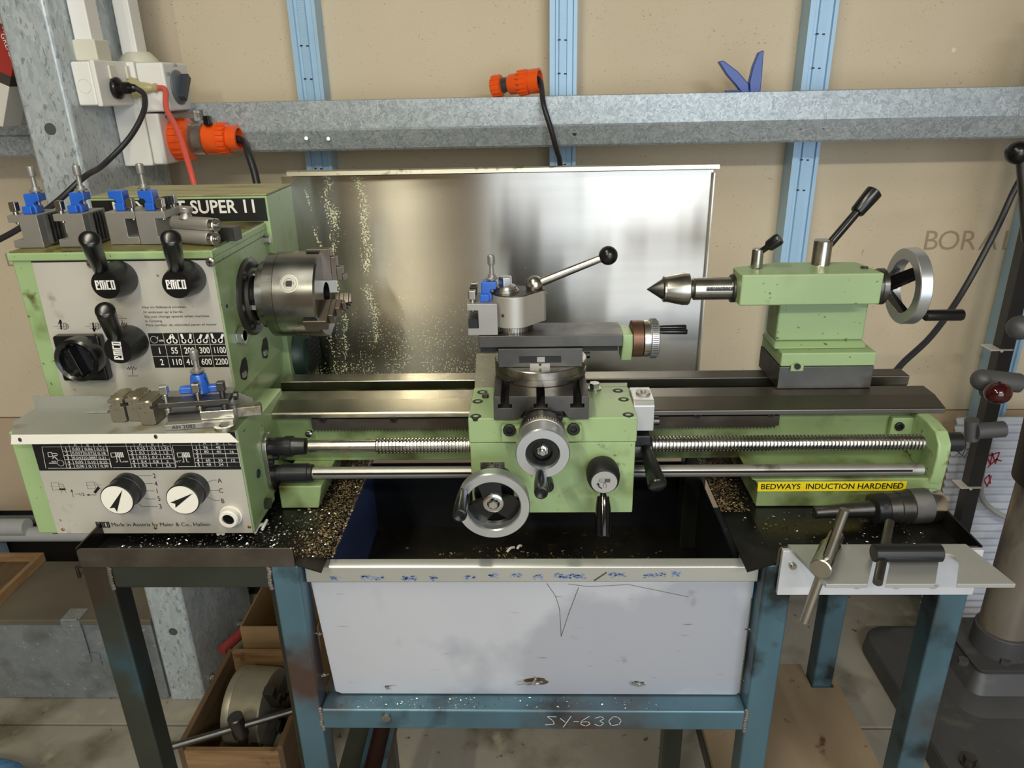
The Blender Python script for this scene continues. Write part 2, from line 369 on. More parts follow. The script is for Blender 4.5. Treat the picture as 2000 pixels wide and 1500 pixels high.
def capscrew(parent, c, ax, r, h=.004, mat_=None, name='cap_screw'):
    """socket head screw: head with a sunk hexagon"""
    m = MB(); m.prof(Vector(c), ax, [(0, r), (h*.8, r), (h, r*.85), (h, r*.52)], 20)
    m.f.pop(); m.mi.pop()
    v = Vector(ax).normalized(); k = len(m.v)
    m.prof(Vector(c), ax, [(h, r*.52), (h*.3, r*.5)], 6); m.f.pop(-2); m.mi.pop(-2)
    return m.build(name, mat_ or BLKM, parent)
# ================================================================== the shed
YW = 1.895                       # face of the plasterboard
struct(MB().box(-3.2, 3.4, -3.4, 1.366, -.1, 0).box(-3.2, 3.4, 1.372, 2.2, -.1, 0).box(-3.2, 3.4, 1.36, 1.38, -.1, -.008).build('floor', CONC, bv=.002))
wb = struct(MB().box(-3.2, 3.4, YW, YW+.012, .612, 3.0).build('wall_back', BOARD))
MB().box(-3.2, 3.4, YW, YW+.012, .30, .608).build('plasterboard', BOARD2, wb)
MB().box(-3.2, 3.4, YW+.014, YW+.06, 0, 3.0).build('backing', BLKM, wb)
struct(MB().box(-3.26, -3.2, -3.4, 1.95, 0, 3).build('wall_left', BOARD2))
struct(MB().box(3.4, 3.46, -3.4, 1.95, 0, 3).build('wall_right', BOARD2))
struct(MB().box(-3.2, 3.4, -3.4, 1.95, 3.0, 3.05).build('ceiling', mat('ceiling_paint', '63615a', .8)))
wf = MB().box(-3.2, .1, -3.46, -3.4, 0, 3).box(2.8, 3.4, -3.46, -3.4, 0, 3).box(.1, 2.8, -3.46, -3.4, 2.5, 3)
struct(wf.build('wall_front', BOARD2))
# printed maker's name and a small mark on the plasterboard
m = MB()
for i, (ch, px) in enumerate((('B', 1815), ('O', 1850), ('R', 1888), ('A', 1928), ('L', 1966))):
    a = at(px, 488, Y=YW-.0008)
    txt(m, ch, (a.x, a.y, a.z), .050, align='CENTER', sx=1.0, bold=-.004)
txt(m, '?', at(1684, 498, Y=YW-.0008), .014); MB().cyl(at(1862, 98, Y=YW-.0012), at(1862, 98, Y=YW+.001), .005, n=14).build('filled_screw_hole', WHT, wb)
txt(m, '1 L', at(8, 520, Y=YW-.0008), .035, align='CENTER')
m.build('print', mat('faded_print', 'a4937b', .9), wb)
# studs: folded channels with two flutes
for i, x in enumerate((-1.668, -1.095, -.5125, .0745, .6495, 1.235, 1.82)):
    yf = 1.835; w = .031
    p = [(x-w, yf), (x-w+.012, yf), (x-w+.014, yf+.005), (x-w+.020, yf+.005), (x-w+.022, yf), (x+w-.024, yf), (x+w-.022, yf+.006), (x+w-.010, yf+.006), (x+w-.008, yf), (x+w, yf),
         (x+w, YW-.001), (x+w-.002, YW-.001), (x+w-.002, yf+.008), (x-w+.002, yf+.008), (x-w+.002, YW-.001), (x-w, YW-.001)]
    s = MB().prism(p, 'z', .02, 2.98).build('trim_%d' % (i+1), STUD, smooth=False); struct(s)
    if i in (2, 3, 4):
        m = MB()
        for k in range(300):     # pressed length marks up the middle of each stud
            z = .75+k*.0035
            m.box(x-.008, x+.006, yf-.0006, yf+.0005, z, z+.0014)
        m.build('pressed_mark', STUD, s)['kind'] = 'stuff'
        m = MB()
        for z in (1.56, 1.49, 1.29, 1.22): m.box(x-.012, x-.006, yf-.0008, yf, z, z+.003).box(x+.002, x+.008, yf-.0008, yf, z-.001, z+.002)
        m.build('stamp', BLKM, s)
# girt (purlin) across the studs
p = [(1.70, 1.445), (1.70, 1.388), (1.693, 1.384), (1.709, 1.345), (1.714, 1.3405), (1.73, 1.3405), (1.73, 1.343), (1.716, 1.343), (1.712, 1.346), (1.697, 1.383), (1.704, 1.387), (1.704, 1.442), (1.825, 1.442), (1.825, 1.445)]
g = MB().prism(p, 'x', -3.1, 3.3).build('trim_8', GALV, bv=0, smooth=False); struct(g)
for px, py in ((598, 270), (641, 271)):
    MB().cyl(at(px, py, Y=1.703), at(px, py, Y=1.685), .004, n=12).build('bolt', STL, g)
m = MB()
for px, py in ((1122, 261), (1563, 249), (1608, 248)): a = at(px, py, Y=1.7005); m.cyl(a+Vector((0, -.0015, 0)), a+Vector((0, .002, 0)), .0045, n=14)
m.build('bolt_hole', BLKM, g)
# steel column on the left
p = [(-.948, 1.45), (-.868, 1.45), (-.862, 1.456), (-.862, 1.80), (-.868, 1.80), (-.868, 1.462), (-.946, 1.462), (-.946, 1.80), (-.954, 1.80), (-.954, 1.456)]
col = MB().prism(p, 'z', 0, 2.99).build('trim_9', GALVP, smooth=True, ang=20, bv=.003); struct(col)
m = MB()
for px, py in ((98, 252), (338, 1234)): a = at(px, py, Y=1.4495); m.cyl(a, a+Vector((0, .002, 0)), .011, n=20)
m.build('bolt_hole', mat('hole_shadow', '4a4d50', .6), col)
for px, py in ((1408/3, 660/3+1000), (1245/3, 975/3+1000)):
    a = at(px, py, x=-.861); MB().cyl(a, a+Vector((.006, 0, 0)), .012, n=6).cyl(a, a+Vector((.002, 0, 0)), .016, n=20).build('bolt', STL, col)
# conduits down to the switchgear
for nm, (x, y), zb, lab in (('conduit', (-.838, 1.535), 1.535, 'white square trunking running down the post to the double socket'), ('conduit', (-.832, 1.69), 1.54, 'white conduit down the post to the isolator with the grey knob')):
    t = thing(nm, lab, 'conduit', (x, y, zb), 'conduits on the steel post')
    MB().box(x-.022, x+.012, y-.022, y+.022, zb, 2.98).build('duct', WPL, t, bv=.003)
    if y < 1.6: MB().box(x-.026, x+.018, y-.026, y+.026, zb-.008, zb+.03).build('coupler', WPL2, t, bv=.003)
    else: MB().prof((x, y, zb-.02), (0, 0, 1), [(0, .042), (.012, .040), (.028, .026), (.03, .02)], 24).build('coupler', WPL2, t)

# double socket on the post's side face
T = thing('power_socket', 'white double power socket with black and clear plugs on the post', 'socket', (-.861, 1.55, 1.45))
MB().box(-.861, -.824, 1.482, 1.668, 1.448, 1.526).build('mounting_block', WPL, T, bv=.004)
MB().box(-.824, -.814, 1.480, 1.670, 1.446, 1.528).build('face_plate', WPL, T, bv=.003)
m = MB()
for y in (1.535, 1.60): m.box(-.814, -.809, y-.012, y+.012, 1.495, 1.520)
m.build('rocker_switch', WPL2, T, bv=.002)
a = at(165, 168, Y=1.4818); MB().ring(a, (0, 1, 0), .012, .0127, .0008, 32).build('knockout', WPL2, T)
pk = thing('power_plug', 'black round power plug with black lead in the left socket outlet', 'plug', (-.814, 1.535, 1.478))
MB().prof((-.813, 1.535, 1.478), (1, 0, 0), [(0, .019), (.006, .021), (.010, .020), (.016, .012), (.03, .011), (.034, .008), (.038, .008), (.042, .006)], 24).build('plug_body', BLK, pk)
a0 = Vector((-.772, 1.535, 1.478))
MB().tube([a0, (-.755, 1.53, 1.465), (-.748, 1.50, 1.435), (-.765, 1.46, 1.39), (-.80, 1.41, 1.345), at(165, 345, Y=1.33), at(110, 395, Y=1.30), at(40, 445, Y=1.30), at(-60, 500, Y=1.3), at(-300, 640, Y=1.3)], .0052).build('cable', RUB, pk)
pk = thing('power_plug', 'clear power plug with red lead in the right socket outlet', 'plug', (-.814, 1.60, 1.478))
MB().prof((-.813, 1.60, 1.478), (1, 0, 0), [(0, .019), (.006, .021), (.012, .019), (.02, .012), (.035, .010), (.045, .007), (.048, .009), (.052, .009), (.055, .006)], 24).build('plug_body', mat('yellowed_clear_plastic', 'd9cfa0', .15, trans=.45), pk)
MB().tube([(-.764, 1.60, 1.478), (-.742, 1.594, 1.474), at(325, 212, Y=1.555), at(347, 255, Y=1.50), at(365, 310, Y=1.45), at(378, 355, Y=1.42), at(392, 420, Y=1.40), at(400, 600, Y=1.40)], .0055).build('cable', REDC, pk)

# isolator and orange three-phase outlet
T = thing('isolator_switch', 'white isolator unit with grey rotary knob above an orange plug', 'switch', (-.861, 1.65, 1.325))
MB().box(-.861, -.800, 1.600, 1.72, 1.325, 1.528).build('base_box', WPL, T, bv=.004)
MB().box(-.799, -.742, 1.602, 1.718, 1.432, 1.526).build('switch_cover', WPL, T, bv=.005)
MB().box(-.799, -.770, 1.602, 1.718, 1.327, 1.429).build('socket_cover', WPL, T, bv=.005)
MB().prof((-.742, 1.655, 1.478), (1, 0, 0), [(0, .034), (.004, .034), (.007, .03), (.008, .027)], 32).m(1).obox((-.729, 1.655, 1.478), (.008, 0, 0), (0, .019, .022), (0, -.006, .005)).build('rotary_knob', [GPL, mat('dark_grey_plastic', '3a4048', .4)], T, bv=.001)
m = MB(); txt(m, 'OFF', (-.7415, 1.622, 1.50), .007, U=(0, 1, 0)); txt(m, 'ON', (-.7415, 1.66, 1.518), .007, U=(0, 1, 0)); m.build('lettering', GPL, T)
m = MB().box(-.770, -.70, 1.63, 1.645, 1.418, 1.428).cyl((-.70, 1.637, 1.412), (-.70, 1.637, 1.434), .010, n=16)
m.build('clear_flap', CLR, T, bv=.002)
MB().box(-.690, -.676, 1.628, 1.646, 1.402, 1.422).build('latch', BLK, T, bv=.003)
c = Vector((-.770, 1.66, 1.374))
o = thing('three_phase_plug', 'orange three-phase plug with clear collar plugged into white isolator', 'plug', c)
m = MB().prof(c, (1, 0, 0), [(0, .041), (.004, .043), (.034, .043), (.038, .037), (.039, .03)], 40)
for k in range(20):
    a = 2*PI*k/20; d = Vector((0, math.cos(a), math.sin(a)))
    m.obox(c+Vector((.019, 0, 0))+d*.0432, (.015, 0, 0), d*.002, Vector((1, 0, 0)).cross(d)*.0025)
m.build('screw_ring', ORG, o)
MB().prof(c, (1, 0, 0), [(.039, .033), (.068, .033), (.069, .028), (.039, .028)], 32, closed=True).build('clear_collar', CLR, o)
MB().prof(c, (1, 0, 0), [(.042, .020), (.064, .018)], 20).build('pin_block', mat('pale_grey_plastic', '8d8a88', .4), o)
m = MB().prof(c, (1, 0, 0), [(.066, .030), (.07, .033), (.098, .033), (.100, .031), (.116, .030), (.118, .024), (.122, .024), (.123, .027), (.140, .027), (.1405, .021), (.124, .021)], 36)
for k in range(18):
    a = 2*PI*k/18; d = Vector((0, math.cos(a), math.sin(a)))
    m.obox(c+Vector((.108, 0, 0))+d*.031, (.008, 0, 0), d*.0022, Vector((1, 0, 0)).cross(d)*.003)
m.build('plug_body', ORG, o)
MB().tube([c+Vector((.120, 0, 0)), c+Vector((.150, -.004, -.006)), at(485, 300, Y=1.62), at(500, 350, Y=1.60), at(508, 420, Y=1.58), at(510, 560, Y=1.55)], .008).build('cable', RUB, o)

# orange connector lying on the girt
ax = Vector((.94, -.33, .10)).normalized(); c = Vector((-.085, 1.765, 1.466))
o = thing('extension_connector', 'orange extension cord connector lying on top of the galvanised girt', 'connector', c-Vector((0, 0, .021)))
m = MB().prof(c, ax, [(0, .019), (.004, .022), (.022, .022), (.024, .018)], 28)
for k in range(14):
    a = 2*PI*k/14; u = Vector((0, 0, 1)); w = ax.cross(u).normalized(); u = w.cross(ax); d = u*math.cos(a)+w*math.sin(a)
    m.obox(c+ax*.012+d*.022, ax*.010, d*.0012, ax.cross(d)*.002)
m.build('screw_ring', ORG, o)
MB().prof(c, ax, [(.024, .017), (.042, .017)], 24).build('clear_collar', CLR, o)
MB().prof(c, ax, [(.026, .011), (.040, .009)], 12).build('pin_block', BLKM, o)
m = MB().prof(c, ax, [(.040, .019), (.043, .021), (.066, .022), (.070, .025), (.084, .0255), (.087, .0215), (.090, .0215), (.091, .0255), (.112, .0255), (.1125, .0205), (.094, .020)], 32)
for k in range(16):
    a = 2*PI*k/16; u = Vector((0, 0, 1)); w = ax.cross(u).normalized(); u = w.cross(ax); d = u*math.cos(a)+w*math.sin(a)
    m.obox(c+ax*.074+d*.0255, ax*.010, d*.0012, ax.cross(d)*.002)
m.build('plug_body', ORG, o)
e = c+ax*.10
MB().tube([e-ax*.01, e+ax*.012, at(1062, 205, Y=1.672), at(1076, 252, Y=1.665), at(1086, 290, Y=1.675), at(1094, 322, Y=1.70), at(1096, 400, Y=1.72), at(1098, 700, Y=1.74)], .0058).build('cable', RUB, o)

# blue clamp standing on the girt
def arm(pts, w):
    m = MB(); P = [Vector(p) for p in pts]; n = len(P)
    for a, b, wa, wb in zip(P, P[1:], w, w[1:]):
        d = (b-a).normalized(); s_ = d.cross(Vector((0, 1, 0))).normalized(); y = Vector((0, .007, 0))
        m.loft([a-s_*wa-y, a+s_*wa-y, a+s_*wa+y, a-s_*wa+y], [b-s_*wb-y, b+s_*wb-y, b+s_*wb+y, b-s_*wb+y])
    return m
cl = thing('spring_clamp', 'blue plastic clamp with two splayed handles standing on the girt', 'clamp', (.475, 1.765, 1.445))
Yc = 1.765
def hand(pxs): return MB().prism([(at(px, py, Y=Yc).x, at(px, py, Y=Yc).z) for px, py in pxs], 'y', Yc-.009, Yc+.009)
hand([(1490, 98), (1480, 103), (1469, 130), (1462, 160), (1463, 184), (1483, 184), (1487, 140)]).build('handle', BDARK, cl, bv=.002)
hand([(1402, 121), (1411, 118), (1440, 140), (1460, 163), (1462, 184), (1449, 184), (1437, 168), (1418, 146)]).build('handle', BDARK, cl, bv=.002)
MB().box(.43, .505, 1.758, 1.775, 1.4455, 1.449).build('jaw', BDARK, cl, bv=.001)

# carton standing behind the post, upper left
T = thing('grease_carton', 'red black and white grease carton leaning behind the steel post', 'carton', (-1.14, 1.6, 1.4452))
x0 = -1.26; U = Vector((.90, .0, -.42)).normalized(); Vv = Vector((.42, 0, .90)).normalized()
cc = at(-14, 130, Y=1.58)
MB().obox(cc-Vv*.05, U*.055, (0, .03, 0), Vv*.05).build('carton_lower', CARDW, T, bv=.002)
MB().obox(cc+Vv*.04+U*.0, U*.0552, (0, .0302, 0), Vv*.04).build('carton_upper', REDB, T, bv=.002)
MB().obox(cc-Vv*.006, U*.0555, (0, .0305, 0), Vv*.010).build('carton_band', mat('brown_band', '3b332e', .6), T)
q = at(3, 55, Y=1.5485); e1 = (at(24, 105, Y=1.5485)-at(2, 52, Y=1.5485)).normalized(); e2 = Vector((e1.z*-1, 0, e1.x)); e2 = e2 if e2.x > 0 else -e2
m = MB(); txt(m, 'TRIGGER', at(2, 50, Y=1.549), .010, U=e1, V=e2, align='LEFT'); txt(m, 'GREASE', at(0, 66, Y=1.549), .010, U=e1, V=e2, align='LEFT'); m.build('lettering', PRINTW, T)

# ------------------------------------------------ left background, near the floor
one(MB().cyl((-3.0, 1.74, .318), (-.97, 1.74, .318), .021, n=20), 'conduit', 'grey pipe with black marks running low along the wall', 'pipe', PVC, (-1.9, 1.74, .297))
one(MB().cyl((-3.0, 1.81, .322), (-.97, 1.81, .322), .012, n=16), 'conduit', 'thin dark pipe behind the marked grey pipe', 'pipe', GPL, (-1.9, 1.81, .310))
T = thing('pipe_bracket', 'grey pipe bracket at left edge above the metal box', 'bracket', (-1.43, 1.78, .34))
MB().cyl((-1.50, 1.735, .345), (-1.425, 1.735, .345), .024, n=18).build('elbow', PVC, T)
T = thing('tool_chest', 'galvanised steel chest with hinged lid on the floor by the post', 'chest', (-1.18, 1.56, 0))
MB().box(-1.46, -.958, 1.452, 1.69, .002, .252).build('body', GALVD, T, bv=.004)
MB().box(-1.464, -.954, 1.448, 1.694, .244, .260).build('lid', mat('dusty_lid', '6e675a', .6, .3, var=.2, vscale=5), T, bv=.003)
h = MB().obox((-1.155, 1.4465, .245), (.024, 0, 0), (0, .0015, 0), (0, 0, .016)); h.box(-1.178, -1.132, 1.450, 1.490, .260, .262)
for dx in (-.014, 0, .014): h.cyl((-1.155+dx, 1.475, .262), (-1.155+dx, 1.475, .264), .003, n=8)
h.cyl((-1.175, 1.4465, .262), (-1.135, 1.4465, .262), .004, n=10); h.obox((-1.148, 1.4440, .185), (.020, 0, 0), (0, .0012, 0), (0, 0, .055))
h.build('hasp', GALVD, T, bv=.0006)
MB().tube([(-1.23, 1.62, .26), (-1.23, 1.62, .29), (-1.222, 1.62, .295), (-1.12, 1.62, .295), (-1.112, 1.62, .29), (-1.112, 1.62, .26)], .0045, sub=3).build('handle', STLD, T)
MB().obox((-1.135, 1.4490, .135), (.028, 0, 0), (0, .002, 0), (0, 0, .02)).build('catch', GALVD, T, bv=.001)
T = thing('wooden_tray', 'shallow wooden tray lying on the galvanised chest at the left edge', 'tray', (-1.43, 1.56, .261))
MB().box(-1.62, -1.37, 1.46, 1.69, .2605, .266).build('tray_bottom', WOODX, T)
m = MB().box(-1.380, -1.368, 1.455, 1.695, .2605, .288).box(-1.62, -1.38, 1.683, 1.695, .2605, .288).box(-1.62, -1.38, 1.455, 1.467, .2605, .288)
m.build('tray_rim', WOOD, T, bv=.001)
one(MB().sphere(at(-45, 1548, z=.05), .10, 24, (1.1, .8, .5)), 'denim_cloth', 'crumpled blue denim cloth in the bottom left corner', 'cloth', DENIM, at(-45, 1548, z=0.001))

# crate with spare chuck under the left half of the stand
T = thing('wooden_crate', 'open pine crate on the floor holding a spare chuck', 'crate', (-.655, 1.30, 0))
X0, X1, Y0, Y1, H = -.775, -.545, 1.160, 1.455, .165
MB().box(X0+.012, X1-.012, Y0, Y0+.012, 0, H-.015).build('front_board', WOOD, T, bv=.001)
MB().box(X0+.012, X1-.012, Y1-.012, Y1, 0, H).build('rear_board', WOOD, T, bv=.001)
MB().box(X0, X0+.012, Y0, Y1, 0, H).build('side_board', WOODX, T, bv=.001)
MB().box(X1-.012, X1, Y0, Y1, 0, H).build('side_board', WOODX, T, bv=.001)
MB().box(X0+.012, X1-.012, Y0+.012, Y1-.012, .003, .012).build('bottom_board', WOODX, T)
T = thing('spare_chuck', 'dusty round spare lathe chuck lying on edge in the pine crate', 'chuck', (-.65, 1.34, .0125))
c = Vector((-.715, 1.335, .1035)); A = Vector((1, -.10, 0)).normalized(); DUST = mat('dusty_chuck_steel', 'a39e8c', .45, .6, var=.12, vscale=14)
MB().prof(c, A, [(0, .086), (.002, .090), (.018, .090), (.019, .0895)], 56).build('back_ring', DUST, T)
MB().prof(c, A, [(.0195, .0895), (.020, .0903), (.088, .0903), (.091, .088), (.091, .02)], 56).build('chuck_body', DUST, T)
for k, a in enumerate((20, 110, 200, 290)):
    d = Vector((0, -math.sin(R(a)), math.cos(R(a)))); w = A.cross(d)
    MB().obox(c+A*.097+d*.055, A*.014, d*.034, w*.010).obox(c+A*.112+d*.045, A*.006, d*.012, w*.010).build('jaw', STLD, T, bv=.001)
T = thing('chuck_key', 'large steel tee chuck key with long bar resting across the pine crate', 'chuck key', (-.70, 1.15, .168))
ka, kb = at(326, 1461, z=.185), at(572, 1388, z=.188)
MB().cyl(ka, kb, .0075, n=18).build('bar', STLD, T)
kc = at(463, 1420, z=.187)
MB().prof(kc+Vector((0, 0, .030)), (0.05, .10, -1), [(0, .014), (.002, .0165), (.058, .0165), (.060, .012), (.085, .010)], 24).build('shank', STLD, T)
one(MB().cyl((-.672, 1.21, .022), (-.57, 1.26, .03), .010, n=14), 'steel_rod', 'short dark steel rod lying in the pine crate', 'rod', STLD, (-.62, 1.235, .013))
one(MB().cyl((-.60, 1.25, .014), (-.60, 1.25, .075), .03, n=24), 'steel_slug', 'round grey steel offcut standing in the pine crate corner', 'offcut', DUST, (-.60, 1.25, .0126))
T = thing('cardboard_box', 'open cardboard box standing on the floor behind the pine crate', 'carton', (-.66, 1.60, 0))
MB().box(-.755, -.56, 1.500, 1.504, .0, .195).build('front_panel', CARD, T)
MB().box(-.755, -.56, 1.72, 1.724, .0, .195).build('rear_panel', CARD, T)
MB().box(-.759, -.755, 1.50, 1.724, .0, .195).build('side_panel', CARD, T)
MB().box(-.56, -.556, 1.50, 1.724, .0, .195).build('side_panel', CARD, T)
MB().box(-.755, -.56, 1.504, 1.72, .0, .003).build('bottom_panel', CARD, T)
one(MB().tube([(-.50, 1.52, .012), (-.52, 1.30, .012), (-.525, 1.18, .012), (-.52, 1.05, .012)], .010), 'pink_hose', 'pink rubber hose on the floor beside the pine crate', 'hose', mat('pink_rubber', 'b4715c', .5), (-.515, 1.25, .002))
one(MB().tube([(-.83, 1.52, .10), (-.80, 1.60, .10), (-.79, 1.66, .12)], .014), 'red_hose', 'red hose end showing between post and cardboard box', 'hose', mat('red_rubber', '8f3a3a', .5), (-.80, 1.6, .086))
# ================================================================== right background
# pillar drill at the right edge
T = thing('pillar_drill', 'grey floor standing pillar drill with worn steel column', 'drill press', (1.14, 1.48, 0))
m = MB(); 
def rrect(x0, x1, y0, y1, r, n=6):
    o = []
    for cx, cy, a in ((x1-r, y1-r, 0), (x0+r, y1-r, 90), (x0+r, y0+r, 180), (x1-r, y0+r, 270)):
        for k in range(n+1): t = R(a+90*k/n); o.append((cx+r*math.cos(t), cy+r*math.sin(t)))
    return o
A = [(x, y, 0.0) for x, y in rrect(.90, 1.40, .88, 1.68, .06)]; B = [(x, y, .05) for x, y in rrect(.905, 1.395, .885, 1.675, .06)]; Cc = [(x, y, .075) for x, y in rrect(.94, 1.36, .92, 1.64, .05)]
m.loft(A, B); m.loft(B, Cc)
m.build('foot_plate', CAST, T, bv=.004)
m = MB(); A = [(x, y, .07) for x, y in rrect(1.00, 1.28, 1.32, 1.62, .05)]; B = [(x, y, .10) for x, y in rrect(1.035, 1.245, 1.37, 1.60, .03)]; D = [(x, y, .145) for x, y in rrect(1.055, 1.225, 1.395, 1.575, .02)]; E_ = [(x, y, .160) for x, y in rrect(1.05, 1.23, 1.39, 1.58, .015)]
m.loft(A, B); m.loft(B, D); m.loft(D, E_); m.build('column_seat', CAST, T, bv=.003)
cx, cy = 1.145, 1.475
MB().prof((cx, cy, .158), (0, 0, 1), [(0, .064), (.06, .062), (.062, .056)], 40).build('column_socket', CAST, T, bv=.002)
MB().prof((cx, cy, .20), (0, 0, 1), [(0, .0545), (1.45, .0545)], 44).build('column', COLM, T)
for px, py in ((1880, 1295), (1962, 1295)):
    a = at(px, py, z=.160); MB().cyl(a, a+Vector((0, 0, .012)), .012, n=6, ph=.3).build('hex_bolt', CAST, T)
a = at(1893, 1488, z=.075); MB().cyl(a-Vector((0, 0, .003)), a+Vector((0, 0, .016)), .013, n=6, ph=.4).cyl(a-Vector((0, 0, .004)), a+Vector((0, 0, .002)), .019, n=20).build('hex_bolt', STLD, T)
m = MB()
for k in range(150): m.box(cx+.052, cx+.060, cy-.030, cy-.018, .24+k*.006, .243+k*.006)
m.box(cx+.048, cx+.056, cy-.032, cy-.016, .24, 1.15); m.build('rack', STLD, T)['kind'] = 'stuff'
# table bracket collar clamped round the column
zt = .62
m = MB().prof((cx+.012, cy-.01, zt), (0, 0, 1), [(0, .074), (.006, .082), (.145, .086), (.150, .082), (.150, .066), (.02, .062)], 40)
m.build('table_collar', mat('dark_cast_iron', '35312e', .45, .5, var=.2), T, bv=.002)
m = MB().cyl(at(1905, 842, Y=1.42), at(1960, 838, Y=1.42), .017, n=18).cyl(at(1898, 820, Y=1.43), at(1898, 858, Y=1.43), .014, n=16).build('clamp_arm', CAST, T)
m = MB().cyl(at(1915, 740, Y=1.42), at(1990, 748, Y=1.42), .020, n=18).sphere(at(1918, 742, Y=1.42), .022, 16).cyl(at(1922, 762, Y=1.42), at(1940, 765, Y=1.40), .014, n=14).build('lock_arm', CAST, T)
MB().sphere(at(1949, 767, Y=1.37), .0235, 24, (1.1, 1, .95)).build('clamp_knob', BAKE, T)
MB().sphere(at(1992, 640, Y=1.40), .024, 20).cyl(at(1992, 640, Y=1.40), at(2040, 640, Y=1.40), .02, n=14).build('feed_boss', CAST, T)
MB().sphere(at(1987, 298, Y=1.40), .0205, 24).build('lever_ball', BLK, T, label='black ball at the end of the feed lever')
MB().cyl(at(1994, 305, Y=1.405), at(2006, 470, Y=1.42), .009, n=14).build('feed_lever', STLD, T)

# dark steel upright with cable ties and cable
a, b = at(2040, 335, Y=1.722), at(1856, 1120, Y=1.722); d = (b-a).normalized(); bb = a+d*((0-a.z)/d.z)
T = thing('steel_upright', 'dark square steel upright with white cable ties behind the lathe end', 'upright', (bb.x, bb.y, 0))
tp = a-d*.35
s_ = Vector((0, 1, 0)).cross(d).normalized(); yv = Vector((0, 1, 0))
MB().obox((tp+bb)/2+Vector((0, 0, .004)), d*((tp-bb).length/2), s_*.017, yv*.016).build('tube', mat('dark_square_tube', '45474c', .4, .6, var=.15, vscale=8), T, bv=.0015)
for px, py in ((1950, 684), (1890, 953)):
    q = at(px, py, Y=1.702); MB().obox(q+Vector((.008, .02, 0)), s_*.026, d*.0016, yv*.022).sphere(q+Vector((.006, -.004, -.001)), .004, 8).build('cable_tie', WPL, T, bv=.0005)
MB().tube([at(1986, 640, Y=1.748), at(1972, 690, Y=1.748), at(1956, 740, Y=1.748), at(1944, 800, Y=1.748), at(1929, 860, Y=1.748), at(1916, 940, Y=1.748), at(1920, 975, Y=1.748), at(1945, 1000, Y=1.748), at(1985, 1020, Y=1.74)], .007).build('cable', PVC, T)
one(MB().tube([at(2040, 300, Y=1.5), at(1992, 352, Y=1.5), at(1945, 450, Y=1.48), at(1880, 570, Y=1.45), at(1820, 655, Y=1.40), at(1757, 716, Y=1.36), at(1735, 760, Y=1.34), at(1725, 900, Y=1.34), (.52, 1.40, .62), (.25, 1.45, .35), (.15, 1.46, .012), (.0, 1.46, .008)], .0062), 'cable', 'black cable slanting across the wall behind the tailstock handwheel', 'cable', RUB, at(1757, 716, Y=1.36))

# corrugated translucent sheet leaning on the wall
T = thing('corrugated_sheet', 'translucent corrugated sheet with red scribbles leaning against the wall', 'sheet', (1.35, 1.80, .002))
m = MB(); n = 220; za, zb = .002, .632; X0, X1 = 1.12, 2.1
vs = []; fs = []
for k in range(n+1):
    z = za+(zb-za)*k/n; y = 1.80+.03*(1-k/n)*-1+.030+.0038*math.sin(k*2*PI/8.0)
    vs += [(X0, y-.03, z), (X1, y-.03, z)]
for k in range(n): fs.append((2*k, 2*k+1, 2*k+3, 2*k+2))
nv = len(vs); vs += [(x, y+.0015, z) for x, y, z in vs]; fs += [tuple(i+nv for i in f[::-1]) for f in fs]
fs += [(0, 1, nv+1, nv), (2*n, nv+2*n, nv+2*n+1, 2*n+1)]
m.add(vs, fs); m.build('sheet', POLY, T, ang=60)
m = MB(); random.seed(4)
def scrib(pts, w=.004): stroke(m, [at(px, py, Y=1.765) for px, py in pts], w)
scrib([(1921, 905), (1926, 888), (1934, 906), (1938, 886), (1944, 905), (1952, 884)]); scrib([(1922, 893), (1950, 884)]); scrib([(1930, 912), (1946, 897), (1955, 900)])
scrib([(1913, 946), (1922, 938), (1928, 950), (1936, 930)]); scrib([(1918, 940), (1932, 928), (1934, 944)])
m.build('red_scribble', REDM, T)
m = MB(); scrib([(1862, 893), (1874, 884), (1868, 880), (1880, 890), (1888, 868)], .002); scrib([(1882, 894), (1890, 884)], .002); m.build('grey_scribble', GPL, T)

# strip of board standing at the foot of the wall
T = one(MB().box(-.9, .60, 1.880, 1.893, .0, .012), 'floor_batten', 'thin dark batten at the foot of the back wall', 'batten', STLD, (-.15, 1.886, 0))

# ================================================================== lathe stand
T = thing('lathe_stand', 'welded blue-grey steel stand carrying the green lathe on two tray tops', 'stand', (0, .93, 0))
yf = .745; w = .035; zt = .930
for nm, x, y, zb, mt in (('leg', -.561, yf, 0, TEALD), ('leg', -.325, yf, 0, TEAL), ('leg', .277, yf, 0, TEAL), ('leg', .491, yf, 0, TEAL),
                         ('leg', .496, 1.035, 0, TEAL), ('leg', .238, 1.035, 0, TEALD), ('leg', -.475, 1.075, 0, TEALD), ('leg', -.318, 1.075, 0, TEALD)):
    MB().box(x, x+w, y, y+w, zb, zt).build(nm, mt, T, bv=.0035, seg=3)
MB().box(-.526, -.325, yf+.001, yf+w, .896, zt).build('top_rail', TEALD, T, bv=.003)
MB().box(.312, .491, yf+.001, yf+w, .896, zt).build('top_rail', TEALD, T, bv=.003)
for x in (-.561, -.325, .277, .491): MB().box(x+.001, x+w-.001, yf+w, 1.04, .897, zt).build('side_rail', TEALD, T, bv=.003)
lr = MB().box(-.290, .277, yf, yf+.036, .664, .698).build('cross_rail', TEAL, T, bv=.0035, seg=3, label='blue cross rail with chalked number below the sheet steel tray')
m = MB(); hh = .020
def wr(pts, dx):   # chalk strokes on the rail
    stroke(m, [Vector((.012+dx*.001+px*.001, yf-.0005, .671+pz*.001)) for px, pz in pts], .0011)
